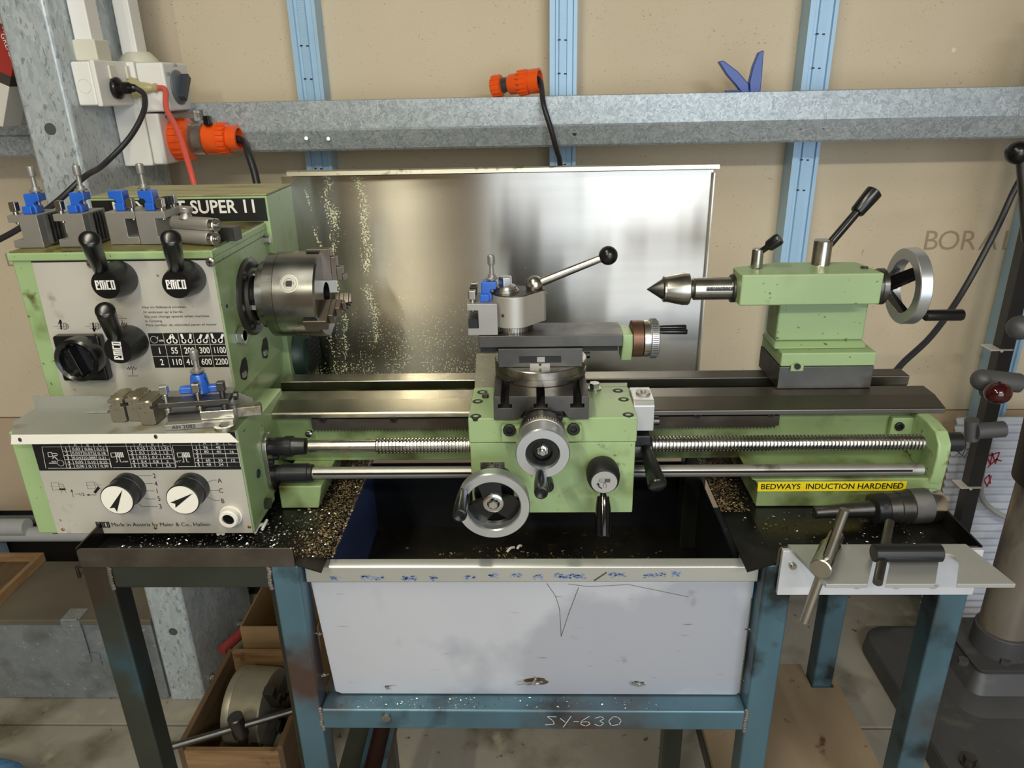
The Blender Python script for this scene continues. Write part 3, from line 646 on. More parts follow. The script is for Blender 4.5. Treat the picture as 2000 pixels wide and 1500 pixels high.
wr([(14, 17), (2, 18), (10, 10), (12, 4), (0, 3)], 0); wr([(0, 14), (6, 8)], 20); wr([(14, 18), (4, -1)], 20); wr([(16, 9), (22, 9)], 22)
wr([(12, 18), (2, 10), (1, 4), (8, 1), (14, 5), (10, 9), (3, 8)], 46); wr([(0, 15), (8, 18), (12, 14), (6, 10), (12, 6), (7, 1), (0, 4)], 66); wr([(6, 18), (0, 10), (4, 2), (14, 4), (17, 11), (12, 17), (6, 18)], 84)
m.build('chalk_number', CHALK, T)
a = at(755, 1399, Y=yf); MB().cyl(a, a+Vector((0, -.004, 0)), .006, n=12).build('rivet', WELD, T)
# weld beads at the joints
random.seed(2)
for (x, z0, z1) in ((-.290, .664, .70), (.277, .664, .70), (-.526, .897, .93), (-.327, .897, .93)):
    m = MB()
    for k in range(9): m.sphere((x+random.uniform(-.001, .001), yf-.0002, z0+(z1-z0)*k/8), .0032, 8, (1, .6, .9))
    m.build('weld_bead', WELD, T)
# lower side members and the shelf of the right half
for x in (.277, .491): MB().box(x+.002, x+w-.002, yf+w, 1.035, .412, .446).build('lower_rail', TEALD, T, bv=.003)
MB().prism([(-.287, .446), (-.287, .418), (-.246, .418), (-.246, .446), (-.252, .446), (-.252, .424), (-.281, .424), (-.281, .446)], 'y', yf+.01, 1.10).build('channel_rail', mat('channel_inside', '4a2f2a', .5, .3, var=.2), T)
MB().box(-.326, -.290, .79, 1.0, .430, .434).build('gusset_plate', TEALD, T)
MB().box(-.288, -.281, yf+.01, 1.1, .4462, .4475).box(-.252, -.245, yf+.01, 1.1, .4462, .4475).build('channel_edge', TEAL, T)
pts = [(.280, .72), (.545, .72), (.545, 1.052), (.5335, 1.052), (.5335, 1.033), (.494, 1.033), (.494, 1.090), (.280, 1.090)]
pl = one(MB().prism(pts, 'z', .4475, .458), 'plywood_board', 'brown plywood board lying as a shelf in the right half of the stand', 'board', PLY, (.41, .92, .4475), bv=.001)
# tray tops: folded sheet with upturned lips
def traytop(x0, x1, flip, lab):
    zs = .932; s = -1 if flip else 1
    m = MB().box(x0, x1, .745, 1.12, zs-.002, zs)
    xi, xo = (x1, x1+.034) if not flip else (x0-.036, x0)
    m.add([(xi, .745, zs), (xi, 1.12, zs), (xo if not flip else x0-.036, 1.12, zs-.004), (xo if not flip else x0-.036, .735, zs-.004), (xi, .745, zs-.002), (xi, 1.12, zs-.002), (xo if not flip else x0-.036, 1.12, zs-.006), (xo if not flip else x0-.036, .735, zs-.006)],
          [(0, 1, 2, 3), (4, 7, 6, 5), (2, 6, 7, 3), (0, 3, 7, 4), (1, 5, 6, 2)]) if not flip else m.add([(x0, .745, zs), (x0, 1.12, zs), (x0-.036, 1.12, zs-.004), (x0-.036, .735, zs-.004), (x0, .745, zs-.002), (x0, 1.12, zs-.002), (x0-.036, 1.12, zs-.006), (x0-.036, .735, zs-.006)], [(0, 3, 2, 1), (4, 5, 6, 7), (2, 3, 7, 6), (0, 4, 7, 3), (1, 2, 6, 5)])
    m.build('tray_top', TRAYB, T, bv=.0006, label=lab)
    l = MB().prism(rr2(x0, x1, zs-.002, .957, .006), 'y', .7425, .7445).build('front_lip', STLR, T, bv=.0006)
    xe = x0 if not flip else x1
    MB().box(xe-.0012, xe+.0012, .744, 1.12, zs-.002, .957).build('side_lip', TRAYB, T)
    MB().box(x0, x1, 1.118, 1.1204, zs-.002, .957).build('rear_lip', TRAYB, T)
def rr2(x0, x1, z0, z1, r, n=5):
    o = [(x0, z0), (x1, z0)]
    for cx, a in ((x1-r, 0), (x0+r, 90)):
        for k in range(n+1): t = R(a+90*k/n); o.append((cx+r*math.cos(t), z1-r+r*math.sin(t)))
    return o
traytop(at(148, 1075, Y=.7425).x, at(571, 1074, Y=.7425).x, False, 'black oily tray top of the left half')
traytop(at(1522, 1059, Y=.7425).x, at(1921, 1059, Y=.7425).x, True, 'black oily tray top of the right half')

# ================================================================== chip tray hung between the halves
T = thing('chip_tray', 'bare sheet steel swarf tray hung between the halves of the stand', 'tray', (0, .92, .699))
X0, X1, Y0, Y1, zb, zt2 = -.287, .274, .772, 1.10, .700, at(1000, 1142, Y=.772).z
zl1 = at(1000, 1106, Y=.760).z; zl0 = at(1000, 1139, Y=.760).z
MB().prism([(X0, zt2+.004), (X0+.012, zb+.004), (X0+.02, zb), (X1-.004, zb), (X1, zb+.004), (X1, zt2+.004)], 'y', Y0, Y0+.002).build('front_panel', TRAYF, T, bv=.0004)
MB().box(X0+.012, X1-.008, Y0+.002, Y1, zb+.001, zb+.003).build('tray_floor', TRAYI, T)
MB().box(X0+.0125, X1-.0105, Y0+.003, Y1-.0025, zb+.0035, zb+.055).build('sludge', OIL, T)
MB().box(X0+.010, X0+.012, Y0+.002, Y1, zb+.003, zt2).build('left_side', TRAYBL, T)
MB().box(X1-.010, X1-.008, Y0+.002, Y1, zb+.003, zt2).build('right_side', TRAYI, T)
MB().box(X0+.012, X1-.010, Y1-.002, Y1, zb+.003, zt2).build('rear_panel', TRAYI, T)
MB().prism([(.7735, zl0), (.763, zl0), (.760, zl0+.002), (.760, zl1-.002), (.7625, zl1), (.7735, zl1+.002)], 'x', -.288, .275).build('front_lip', mat('lip_steel', 'b9bab6', .36, .65, var=.05, vscale=9), T, smooth=True, ang=50, bv=.001)
m = MB(); random.seed(11)
for px in (655, 712, 735, 790, 803, 845, 915, 962, 1005, 1050, 1090, 1105, 1118, 1132, 1195, 1210, 1265, 1290, 1318):
    a = at(px, 1131+random.uniform(-2, 2)-(px-655)*.012, Y=.7595); wd = random.uniform(.004, .010)
    for k in range(26): q = a+Vector((random.triangular(-wd, wd, random.choice((-wd, wd))*.6), 0, random.triangular(-.004, .004, .002))); stroke(m, [q, q+Vector((random.uniform(.0008, .003), 0, random.uniform(-.0008, .0008)))], random.uniform(.0004, .0011))
m.build('marker_smudge', PENCIL, T)['kind'] = 'stuff'
for px, py, k in ((1045, 1335, 1.5), (1246, 1338, 1.0), (757, 1344, .5), (632, 1318, .7), (622, 1238, .6), (1455, 1330, .6), (1465, 1230, .6)):
    a = at(px, py, Y=Y0-.0004); m = MB(); random.seed(px)
    n_ = 14; rr = [random.uniform(.5, 1.2) for _ in range(n_)]
    s_m = MB(); s_m.add([a+Vector((math.cos(2*PI*q/n_)*.011*k*rr[q], .0002, .002*k+math.sin(2*PI*q/n_)*.0045*k*rr[q])) for q in range(n_)], [tuple(range(n_))]); s_m.build('scorch_mark', SCORCH, T)
    for j in range(int(4*k)+3):
        p = a+Vector((random.gauss(.002, .003*k), -.0008, random.uniform(-.001, .002*k))); d = Vector((random.uniform(-1, .4), -.25, random.uniform(.1, .8))).normalized()
        m.obox(p+d*.003*k, d*random.uniform(.003, .0065)*k, d.cross(Vector((0, 1, 0)))*.0009*k, (0, .0008, 0))
    m.sphere(a+Vector((0, -.0005, .001)), .003*k, 8, (1.5, .5, .7))
    m.build('weld_tack', mat('bright_weld', 'c9c8c4', .35, .8) if 'bright_weld' not in MATS else MATS['bright_weld'], T)['kind'] = 'stuff'
m = MB()
stroke(m, [at(x, y, Y=Y0-.0006) for x, y in ((1068, 1140), (1085, 1164), (1093, 1190), (1096, 1243), (1112, 1195), (1130, 1148))], .0006)
stroke(m, [at(x, y, Y=Y0-.0006) for x, y in ((1110, 1141), (1150, 1146), (1228, 1142), (1345, 1166))], .0005)
stroke(m, [at(x, y, Y=.7593) for x, y in ((1161, 1134), (1184, 1119))], .0016)
m.build('scratch', SCORCH, T)['kind'] = 'stuff'

# swarf
def swarf(name, lab, n, fn, mats, size, loc, seed, fl=.35):
    random.seed(seed); m = MB()
    for i in range(n):
        p = fn(); s = size*random.uniform(.5, 1.6); a = random.uniform(0, 2*PI); e = random.uniform(-fl, fl)
        d = Vector((math.cos(a), math.sin(a), e))*s; q = Vector((-math.sin(a), math.cos(a), random.uniform(-.5, .5)))*s*random.uniform(.25, .5)
        m.k = 0 if len(mats) == 1 else (0 if random.random() < .6 else 1)
        u = Vector((0, 0, s*.4)); m.add([p-d, p+q, p+d, p-q*.6+u], [(0, 1, 2), (0, 2, 3), (0, 3, 1), (1, 3, 2)])
    return one(m, name, lab, 'swarf', mats, loc, kind='stuff', smooth=False)
def s1():
    x = min(-.252, random.gauss(-.272, .018)); y = random.uniform(.76, 1.03); return Vector((x, y, .9335 if x < -.286 else .9335-(x+.286)*.10))
def s1b(): return Vector((min(-.253, random.triangular(-.46, -.253, -.27)), random.triangular(.75, .95, .80), .9335))
swarf('brass_swarf', 'golden metal chips heaped on the left tray beside the bed foot', 3600, s1, [CHIPD, CHIPB], .0016, (-.28, .9, .932), 5)
swarf('steel_swarf', 'silvery metal chips scattered on the left tray below the gearbox', 420, lambda: Vector((random.uniform(-.53, -.30), random.triangular(.748, .86, .78), .9332)), [CHIPS], .0017, (-.4, .8, .932), 6)
swarf('tray_chips', 'mixed chips on the right edge of the left tray', 500, s1b, [CHIPS, CHIPD], .0016, (-.33, .82, .932), 9)
swarf('grey_swarf', 'pale metal chips on the right tray around the drill chuck', 300, lambda: Vector((random.triangular(.26, .51, .47), random.uniform(.75, .86), .9335)), [CHIPS, CHIPD], .0016, (.42, .8, .932), 7)
swarf('dark_swarf', 'olive chips heaped on the right tray beside the bed foot', 2200, lambda: Vector((max(.252, random.gauss(.266, .012)), random.uniform(.86, 1.05), .9325)), [CHIPD, CHIPB], .0016, (.28, .95, .932), 8)
swarf('floor_swarf', 'chips and sludge on the bottom of the swarf tray', 3200, lambda: Vector((random.triangular(-.25, .24, -.06), random.triangular(.79, 1.04, .88), .7565)), [mat('olive_swarf', 'a08f66', .5, .3), CHIPD], .0026, (0, .93, .756), 12)
swarf('rail_swarf', 'fine bright chips on the cross rail under the tray', 170, lambda: Vector((random.triangular(-.28, .26, -.18), random.uniform(.748, .768), .6988)), [CHIPS], .0014, (-.05, .757, .698), 13, .2)
m = MB()
for px, py, dx, dy in ((990, 1078, 14, -9), (1010, 1072, 8, -6), (765, 1100, 8, 8)):
    a = at(px, py, z=.7595); b = at(px+dx, py+dy, z=.761); m.tube([a, (a+b)/2+Vector((0, 0, .003)), b], .0022, 6, 3)
one(m, 'plastic_shaving', 'white plastic shavings in the swarf tray', 'shaving', WPL, at(990, 1078, z=.756))
m = MB(); 
m.tube([at(498, 1040, z=.936), at(505, 1028, z=.937), at(516, 1024, z=.937), at(512, 1034, z=.936), at(521, 1016, z=.938)], .0022, 6, 4); m.tube([at(425, 1044, z=.935), at(432, 1040, z=.935), at(436, 1043, z=.935)], .0024, 6, 3)
one(m, 'plastic_shaving', 'white curled shaving on the tray at the gearbox corner', 'shaving', WPL, at(505, 1030, z=.9325))

# ================================================================== aluminium key rack on the right lip
T = thing('key_rack', 'bright aluminium angle rack screwed to the front of the right tray', 'rack', (.42, .70, .90))
z1 = .9615; yb = .7415
p3 = lambda px, py, z: (at(px, py, z=z).x, at(px, py, z=z).y)
pf = at(1617, 1141, z=z1).y
xl0, xl1 = at(1537, 1061, z=z1).x, at(1617, 1146, z=z1).x
xr0, xr1 = at(1890, 1066, z=z1).x, at(1975, 1131, z=z1).x
def slot(p, q, w, n=8):
    a, b = at(*p, z=z1), at(*q, z=z1); u = Vector((b.x-a.x, b.y-a.y, 0)); L_ = u.length; u.normalize(); s_ = Vector((u.y, -u.x, 0)); a = Vector((a.x, pf, 0))
    k = w/abs(s_.x); e = a+u*(L_-w)
    return [(a.x-k, pf)]+[((e-s_*w*math.cos(PI*j/n)+u*w*math.sin(PI*j/n)).x, (e-s_*w*math.cos(PI*j/n)+u*w*math.sin(PI*j/n)).y) for j in range(n+1)]+[(a.x+k, pf)]
pts = [(xl0, yb), (xl1, pf)]+slot((1712, 1141), (1724, 1086), .0085)+slot((1848, 1141), (1856, 1083), .0098)+[(xr1, pf), (xr0, yb)]
pts2 = []
for q in pts:
    if not pts2 or (Vector(q)-Vector(pts2[-1])).length > 1e-5: pts2.append(q)
MB().prism(pts2, 'z', z1-.005, z1).build('top_flange', ALUP, T, bv=.0004)
fl = at(1530, 1065, Y=.7375).x; fr = at(1898, 1160, Y=.7375).x
MB().box(fl, fr, .7355, .7415, at(1700, 1162, Y=.7355).z, .9565).build('front_flange', ALUW, T, bv=.0006)
a = at(1548, 1104, Y=.7352); MB().cyl(a, a+Vector((0, -.003, 0)), .0045, n=16).cyl(a+Vector((0, -.003, 0)), a+Vector((0, -.005, 0)), .003, n=12).build('screw', STL, T)
m = MB()
for px in (1675, 1752, 1824): m.add([tuple(q) for q in circ(at(px, 1143, Y=.7352), .006, 12, PI, 2*PI)], [tuple(range(13))])
m.build('drill_mark', mat('grey_smudge', 'a3a7ab', .5, .3), T)
# silver chuck key on the rack
T = thing('chuck_key', 'silver tee chuck key with long bar lying on the aluminium rack', 'chuck key', (.33, .70, .962))
zk = z1+.0125
c0 = at(1602, 1112, z=zk); c1 = at(1634, 1045, z=zk-.001); dv = (c1-c0).normalized()
MB().prof(c0, dv, [(0, .0105), (.001, .0118), (.050, .0118), (.056, .009), (.078, .0085)], 28).build('shank', STL, T)
k0 = at(1650, 995, Y=c0.y+.012); k1 = at(1570, 1214, Y=c0.y+.004)
mid = c0+dv*.010; 
MB().cyl(mid+(k0-mid).normalized()*.075+Vector((0, 0, .0)), mid+(k1-mid).normalized()*.060, .0055, n=18).build('bar', STLB, T) if False else MB().cyl(k0, k1, .0052, n=18).build('bar', STL, T)
T = thing('chuck_key', 'black tee chuck key with short bar lying on the aluminium rack', 'chuck key', (.40, .695, .962))
zk = z1+.0105
MB().prof(at(1705, 1080, z=zk), (1, 0, 0), [(0, .009), (.001, .0102), (.0745, .0102), (.0755, .009)], 28).build('shank', KNB, T)
MB().cyl(at(1738, 1020, z=zk+.010), at(1714, 1138, z=zk-.012), .0052, n=18).build('bar', STLD, T)

# drill chuck lying on the right tray
T = thing('drill_chuck', 'keyless drill chuck with tapered shank lying on the right tray', 'drill chuck', (.44, .83, .9325))
p0 = at(1590, 1001, z=.953); p1 = at(1833, 985, z=.955); d = (p1-p0).normalized(); Lc = (p1-p0).length
# axis height follows the radius of the body
MB().prof(p0, d, [(0, .0065), (.001, .0075), (.012, .008), (Lc*.46, .0112), (Lc*.46+.001, .009)], 24).build('taper_shank', STLD, T)
MB().obox(p0+d*.008, d*.009, Vector((0, 0, 1))*.008, d.cross(Vector((0, 0, 1)))*.003).build('tang', STLD, T, bv=.001)
s = Lc*.455
MB().prof(p0, d, [(s, .014), (s+.002, .0195), (s+.016, .0205), (s+.018, .0185)], 36).build('key_collar', KNB, T)
a = p0+d*(s+.011); n_ = Vector((0, -.8, .6)); MB().cyl(a+n_*.0195, a+n_*.0207, .0035, n=12).build('key_hole', BLKM, T)
MB().prof(p0, d, [(s+.018, .0188), (s+.032, .0195), (s+.033, .0208), (s+.048, .0212), (s+.049, .0222)], 40).build('sleeve', STLD, T, label='dark ribbed sleeve')
m = MB(); 
KN = mat('knurled_steel', '7d7d7d', .38, .9, bump=.5, bscale=2600)
m.prof(p0, d, [(s+.049, .0225), (s+.072, .0228), (s+.073, .0225)], 48).build('knurled_grip', KN, T)
MB().prof(p0, d, [(s+.073, .0222), (s+.086, .0215), (s+.090, .0195), (s+.0905, .008)], 40).build('nose_cap', STLB, T)
# ================================================================== the lathe
AY, AZ = 1.0, 1.2035             # spindle axis
ZB = 1.058                       # top of the bed ways
ZT = .932                        # tray surface
LA = thing('metal_lathe', 'green metalworking lathe with silver front panels standing on the steel stand', 'lathe', (0, 1.0, ZT+.0005))
XL, XR = -.385, .560
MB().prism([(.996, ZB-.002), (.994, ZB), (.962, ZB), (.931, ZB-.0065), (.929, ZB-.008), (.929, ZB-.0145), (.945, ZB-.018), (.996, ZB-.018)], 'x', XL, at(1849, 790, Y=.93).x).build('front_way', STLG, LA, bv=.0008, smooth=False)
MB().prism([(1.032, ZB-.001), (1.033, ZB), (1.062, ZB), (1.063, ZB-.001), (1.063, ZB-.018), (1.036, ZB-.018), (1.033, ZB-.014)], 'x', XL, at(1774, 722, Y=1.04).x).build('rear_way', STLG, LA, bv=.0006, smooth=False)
m = MB().box(XL, .540, .946, .990, .968, ZB-.018).box(XL, .540, 1.038, 1.063, .968, ZB-.018)
for x in (-.30, -.12, .06, .24, .42): m.box(x, x+.018, .990, 1.038, .968, 1.02)
m.box(.526, .540, .99, 1.038, .968, 1.035)
m.build('bed_casting', GRNO, LA, bv=.0015)
MB().prism([(.300, ZT+.001), (.543, ZT+.001), (.543, .975), (.290, .975), (.296, .972), (.300, .964)], 'y', .872, 1.063).build('bed_foot', GRNO, LA, bv=.002)
MB().prism([(-.350, ZT+.001), (-.298, ZT+.001), (-.290, .968), (-.350, .968)], 'y', .872, 1.063).build('bed_foot', GRNO, LA, bv=.002)
st = MB().box(at(1480, 950, Y=.8715).x, at(1770, 948, Y=.8715).x, .8712, .8718, at(1600, 959, Y=.8715).z, at(1600, 941, Y=.8715).z).build('bed_sticker', YEL, LA, label='yellow sticker reading BEDWAYS INDUCTION HARDENED')
m = MB(); a = at(1485, 955.5, Y=.8710); b = at(1764, 952.5, Y=.8710)
txt(m, 'BEDWAYS  INDUCTION HARDENED', a, .0082, align='LEFT', sx=.98, bold=.015); wd = max(v.x for v in m.v)-a.x; k = (b.x-a.x)/wd
for v in m.v: v.x = a.x+(v.x-a.x)*k
m.build('lettering', PRINTB, st)
# rack under the front way
ra, rb = at(608, 815, Y=.936).x, at(1523, 806, Y=.936).x
zt_, zb_ = 1.0395, 1.0245
m = MB(); P = [(ra, zt_), (ra, zb_)]; pitch = .0047; n = int((rb-ra)/pitch)
for k in range(n): x = ra+k*pitch; P += [(x+.0008, zb_), (x+.0020, zb_-.0038), (x+.0030, zb_-.0038), (x+.0042, zb_)]
P += [(rb, zb_), (rb, zt_)]
m.prism(P, 'y', .934, .946).build('gear_rack', STLR, LA)
for px, py in ((631, 817), (769, 817), (1362, 808), (1505, 806)): capscrew(LA, at(px, py, Y=.934), (0, -1, 0), .0055, .004)
a = at(606, 843, Y=.944); MB().prof(a+Vector((0, .002, 0)), (0, -1, 0), [(0, .003), (.006, .003), (.007, .0055), (.011, .005), (.012, .003)], 16).build('stud_screw', STLB, LA)
# leadscrew and feed rod
SY, SZ = .885, 1.0225
xa, xm, xb = at(605, 875, Y=SY).x, at(738, 872, Y=SY).x, at(1806, 860, Y=SY).x
MB().prof((xa, SY, SZ), (1, 0, 0), [(0, .0083), (xm-xa-.002, .0083), (xm-xa, .010)], 20).build('leadscrew_shank', STL, LA)
pr = []; pit = .0047; n = int((xb-xm)/pit)
for k in range(n): t = k*pit; pr += [(t, .0108), (t+.0018, .0108), (t+.0026, .0086), (t+.0039, .0086)]
MB().prof((xm, SY, SZ), (1, 0, 0), pr, 20).build('leadscrew', STL, LA)
FY, FZ = .88, .9842
m = MB().prof((at(590, 925, Y=FY).x, FY, FZ), (1, 0, 0), [(0, .0082), (at(1800, 918, Y=FY).x-at(590, 925, Y=FY).x, .0082)], 20)
m.build('feed_rod', STLT, LA)
MB().box(-.30, .50, FY-.0084, FY-.0078, FZ+.001, FZ+.004).build('keyway', BLKM, LA)
x = -.360
MB().prof((x, SY, SZ), (1, 0, 0), [(0, .012), (.012, .012), (.013, .0125), (.024, .0125), (.0245, .0142), (.034, .0142), (.0345, .0125), (.042, .0115), (.052, .011), (.053, .0085)], 28).build('shaft_coupling', KNB, LA)
MB().prof((x, FY, FZ), (1, 0, 0), [(0, .0115), (.016, .0115), (.017, .0132), (.052, .0132), (.053, .012), (.058, .012), (.059, .0085)], 28).build('shaft_coupling', KNB, LA)
# gearbox
GX0, GX1, GY, GZ0, GZ1 = -.6455, -.3605, .80, .9405, 1.0875
MB().box(GX0, GX1, GY, .884, GZ0, GZ1).box(GX0+.006, GX1-.006, .884, .985, GZ0, GZ1-.02).build('gearbox_housing', GRN, LA, bv=.003)
MB().box(GX0+.01, GX1-.01, GY+.012, .98, ZT+.0008, GZ0).build('gearbox_base', BLKM, LA)
MB().box(-.6185, GX1-.002, GY-.0012, GY, GZ0+.0015, GZ1-.001).build('gearbox_panel', PANEL, LA, label='silver gearbox panel with black feed table')
st_ = [(SY-.022, SZ+.004)]
o = []
for k in range(13): t = PI*k/12; o.append((SY-.004+.0185*math.cos(t), SZ+.004+.0185*math.sin(t)))
for k in range(13): t = PI+PI*k/12; o.append((SY-.004+.0185*math.cos(t), FZ-.006+.0185*math.sin(t)))
MB().prism(o, 'x', GX1, GX1+.006).build('bearing_plate', STL, LA, bv=.001)
for y, z in ((SY-.013, 1.006), (SY+.006, 1.003)): capscrew(LA, (GX1+.006, y, z), (1, 0, 0), .0042)
a = at(504, 925, x=GX1); MB().cyl(a, a+Vector((.0012, 0, 0)), .006, n=16).build('plug_disc', GRND, LA)
a = at(519, 983, x=GX1); MB().cyl(a, a+Vector((.006, 0, 0)), .0085, n=6).build('hex_plug', STLD, LA)
YP = GY-.0014
def g4(x, y, Y=YP): return at(60+x/4.5455, 850+y/4.5455, Y=Y)
MB().box(-.6180, GX1-.0025, YP-.0001, GY-.0011, at(280, 918, Y=YP).z, GZ1-.0015).build('feed_table', PRINTB, LA, label='black feed and thread table')
m = MB(); YP2 = YP-.0004
def T4(s, x, y, h=.0036, **k): a = g4(x, y, YP2); txt(m, s, a-Vector((0, 0, h/2)), h, **k)
def S4(pts, w=.0005): stroke(m, [g4(x, y, YP2) for x, y in pts], w)
tabs = [((313, 347), (403, 440), (513, 548), (620, 655), [122, 160, 200, 238, 274], [('0,03', '0,06', '0,15'), ('0,037', '0,075', '0,18'), ('0,043', '0,088', '0,21'), ('0,05', '0,10', '0,25'), ('0,06', '0,12', '0,30')]),
        ((890, 923), (980, 1012), (1088, 1118), (1190, 1222), [117, 155, 194, 233, 268], [('0,25', '0,5', '1,25'), ('0,3', '0,6', '1,5'), ('0,35', '0,7', '1,75'), ('0,4', '0,8', '2'), ('0,5', '1', '2,5')]),
        ((1470, 1491), (1552, 1581), (1663, 1690), (1775, 1800), [108, 146, 185, 223, 260], [('96', '48', ''), ('80', '40', '16'), ('', '', ''), ('60', '30', '12'), ('48', '24', '')])]
for n_, a_, b_, c_, ys, rows in tabs:
    for i, (y, rw) in enumerate(zip(ys, rows)):
        f = i/4
        T4(str(i+1), n_[0]+(n_[1]-n_[0])*f, y, .0044, bold=.01)
        for (x0, x1), s in zip((a_, b_, c_), rw):
            if s: T4(s, x0+(x1-x0)*f, y, .0036, sx=1.15)
    for k, s in enumerate('ABC'):
        x0, x1 = (a_, b_, c_)[k]; T4(s, x0-9, ys[0]-37, .0042)
    dy = (ys[4]-ys[0])/4
    xl0, xl1 = n_[0]-36, n_[1]-30; xr0, xr1 = c_[0]+56, c_[1]+60
    for i in range(6):
        y = ys[0]-dy/2+dy*i; f = (i-.5)/4
        S4([((xl0+(xl1-xl0)*f) if i else xl0-175, y+1), (xr0+(xr1-xr0)*f, y-2)])
    S4([(xl0-150+28, ys[4]+dy/2+1), (xr1+3, ys[4]+dy/2-2)]); S4([(xl0-178, ys[0]-dy/2), (xl0-142, ys[4]+dy/2)])
    for x0, x1 in ((n_[0]-36, n_[1]-30), ((n_[0]+a_[0])/2-10, (n_[1]+a_[1])/2-8), ((a_[0]+b_[0])/2, (a_[1]+b_[1])/2), ((b_[0]+c_[0])/2, (b_[1]+c_[1])/2), (c_[0]+56, c_[1]+60)):
        e = (x1-x0)/4; S4([(x0-e*.5-e, ys[0]-dy*1.5), (x1+e*.5, ys[4]+dy*.5)])
S4([(150, 155), (185, 152), (195, 190), (160, 192), (150, 155)], .0007); S4([(185, 160), (235, 165), (235, 180), (195, 185)], .0007); S4([(195, 205), (210, 190), (235, 215)], .001); T4('mm', 205, 232, .0028); S4([(165, 248), (228, 248)], .0008); stroke(m, circ(g4(265, 247, YP2), .0042, 16), .0006)
for x0 in (710, 1300):
    S4([(x0, 158), (x0+40, 156), (x0+46, 192), (x0+6, 195), (x0, 158)], .0007)
    for k in range(5): S4([(x0+42+k*15, 156), (x0+52+k*15, 192)], .0014)
    S4([(x0+50, 195), (x0+62, 238), (x0+48, 238)], .0008); S4([(x0+76, 195), (x0+88, 238), (x0+104, 238)], .0008)
T4('mm', 842, 232, .003); T4('n/1"', 1314, 232, .003)
m.build('table_print', PRINTW, LA)['kind'] = 'stuff'
# panel print in black
m = MB()
emco(m, g4(640, 795, YP2), .0086); a = g4(718, 810, YP2); txt(m, 'Made in Austria by Maier & Co., Hallein', a, .0056, align='LEFT'); b = g4(1612, 806, YP2)
for s, x, y in (('2', 1097, 360), ('4', 1111, 430), ('1', 1121, 495), ('5', 1138, 562), ('3', 1151, 632), ('A', 1676, 402), ('C', 1689, 492), ('B', 1703, 583)): T4(s, x, y, .0066, sx=.85)
for pts in ([(915, 386), (930, 360), (1070, 360)], [(980, 440), (1000, 430), (1083, 430)], [(1005, 495), (1097, 495)], [(1003, 555), (1030, 566), (1110, 566)], [(962, 612), (985, 634), (1125, 634)],
            [(1548, 433), (1610, 400), (1650, 400)], [(1568, 492), (1668, 492)], [(1566, 550), (1635, 580), (1680, 580)]): S4(pts, .0004)
S4([(178, 422), (245, 420), (258, 484), (195, 488), (178, 422)], .0003); S4([(245, 434), (285, 434), (300, 476)], .0003); S4([(175, 455), (290, 452)], .0002); S4([(262, 480), (300, 480)], .0024); S4([(268, 515), (280, 490)], .0003); S4([(318, 515), (300, 490)], .0003)
S4([(490, 420), (560, 416), (578, 472), (508, 476), (490, 420)], .0003); S4([(560, 416), (595, 440), (600, 458), (578, 472)], .0003); S4([(495, 448), (632, 440)], .0002); S4([(572, 505), (600, 470)], .0034); S4([(605, 470), (640, 500)], .0003)
S4([(378, 550), (362, 486)], .0005); S4([(355, 505), (362, 484), (372, 502)], .0006); S4([(395, 522), (425, 522)], .0005); T4('1/2', 452, 525, .0042); S4([(500, 531), (580, 531)], .0005); S4([(520, 525), (500, 531), (520, 537)], .0007)
m.build('panel_print', PRINTB, LA)['kind'] = 'stuff'
for px, py in ((123, 1034), (304, 1031), (487, 1029)): a = at(px, py, Y=GY-.0012); MB().sphere(a, .0024, 10, (1, .6, 1)).build('rivet', BRASS, LA)
a = at(452, 1006, Y=GY-.001); sg = MB().prof(a, (0, -1, 0), [(0, .0145), (.002, .0145), (.0021, .0125), (.010, .0125), (.012, .011), (.012, .0078), (.006, .007)], 28).build('sight_glass', WHT, LA)
MB().cyl(a+Vector((0, -.0095, 0)), a+Vector((0, -.0066, 0)), .0075, n=24).build('glass', BLK, sg)
def dial(cx, cy, tip, t1, t2):
    c = at(cx, cy, Y=.768); c = Vector((c.x, GY-.001, c.z))
    o = MB().prof(c, (0, -1, 0), [(0, .0205), (.012, .0205), (.0125, .0195), (.0275, .0192), (.0285, .0205), (.031, .0205), (.0315, .0195)], 44).build('selector_dial', KNB, LA, label='round selector dial with silver face and black arrow')
    MB().prof(c, (0, -1, 0), [(.0310, .0192), (.0319, .0192)], 44).build('dial_face', WHT, o)
    m = MB(); f = lambda q: at(60+q[0]/4.5455, 850+q[1]/4.5455, Y=c.y-.0322)
    A, B, C_ = f(tip), f(t1), f(t2); mid_ = (B+C_)/2+(A-(B+C_)/2)*.12
    m.add([A, B, mid_], [(0, 1, 2)]); m.add([A, mid_, C_], [(0, 1, 2)]); m.build('arrow', PRINTB, o)
dial(229, 976, (813, 487), (700, 650), (766, 680))
dial(357, 976, (1441, 515), (1240, 598), (1284, 646))
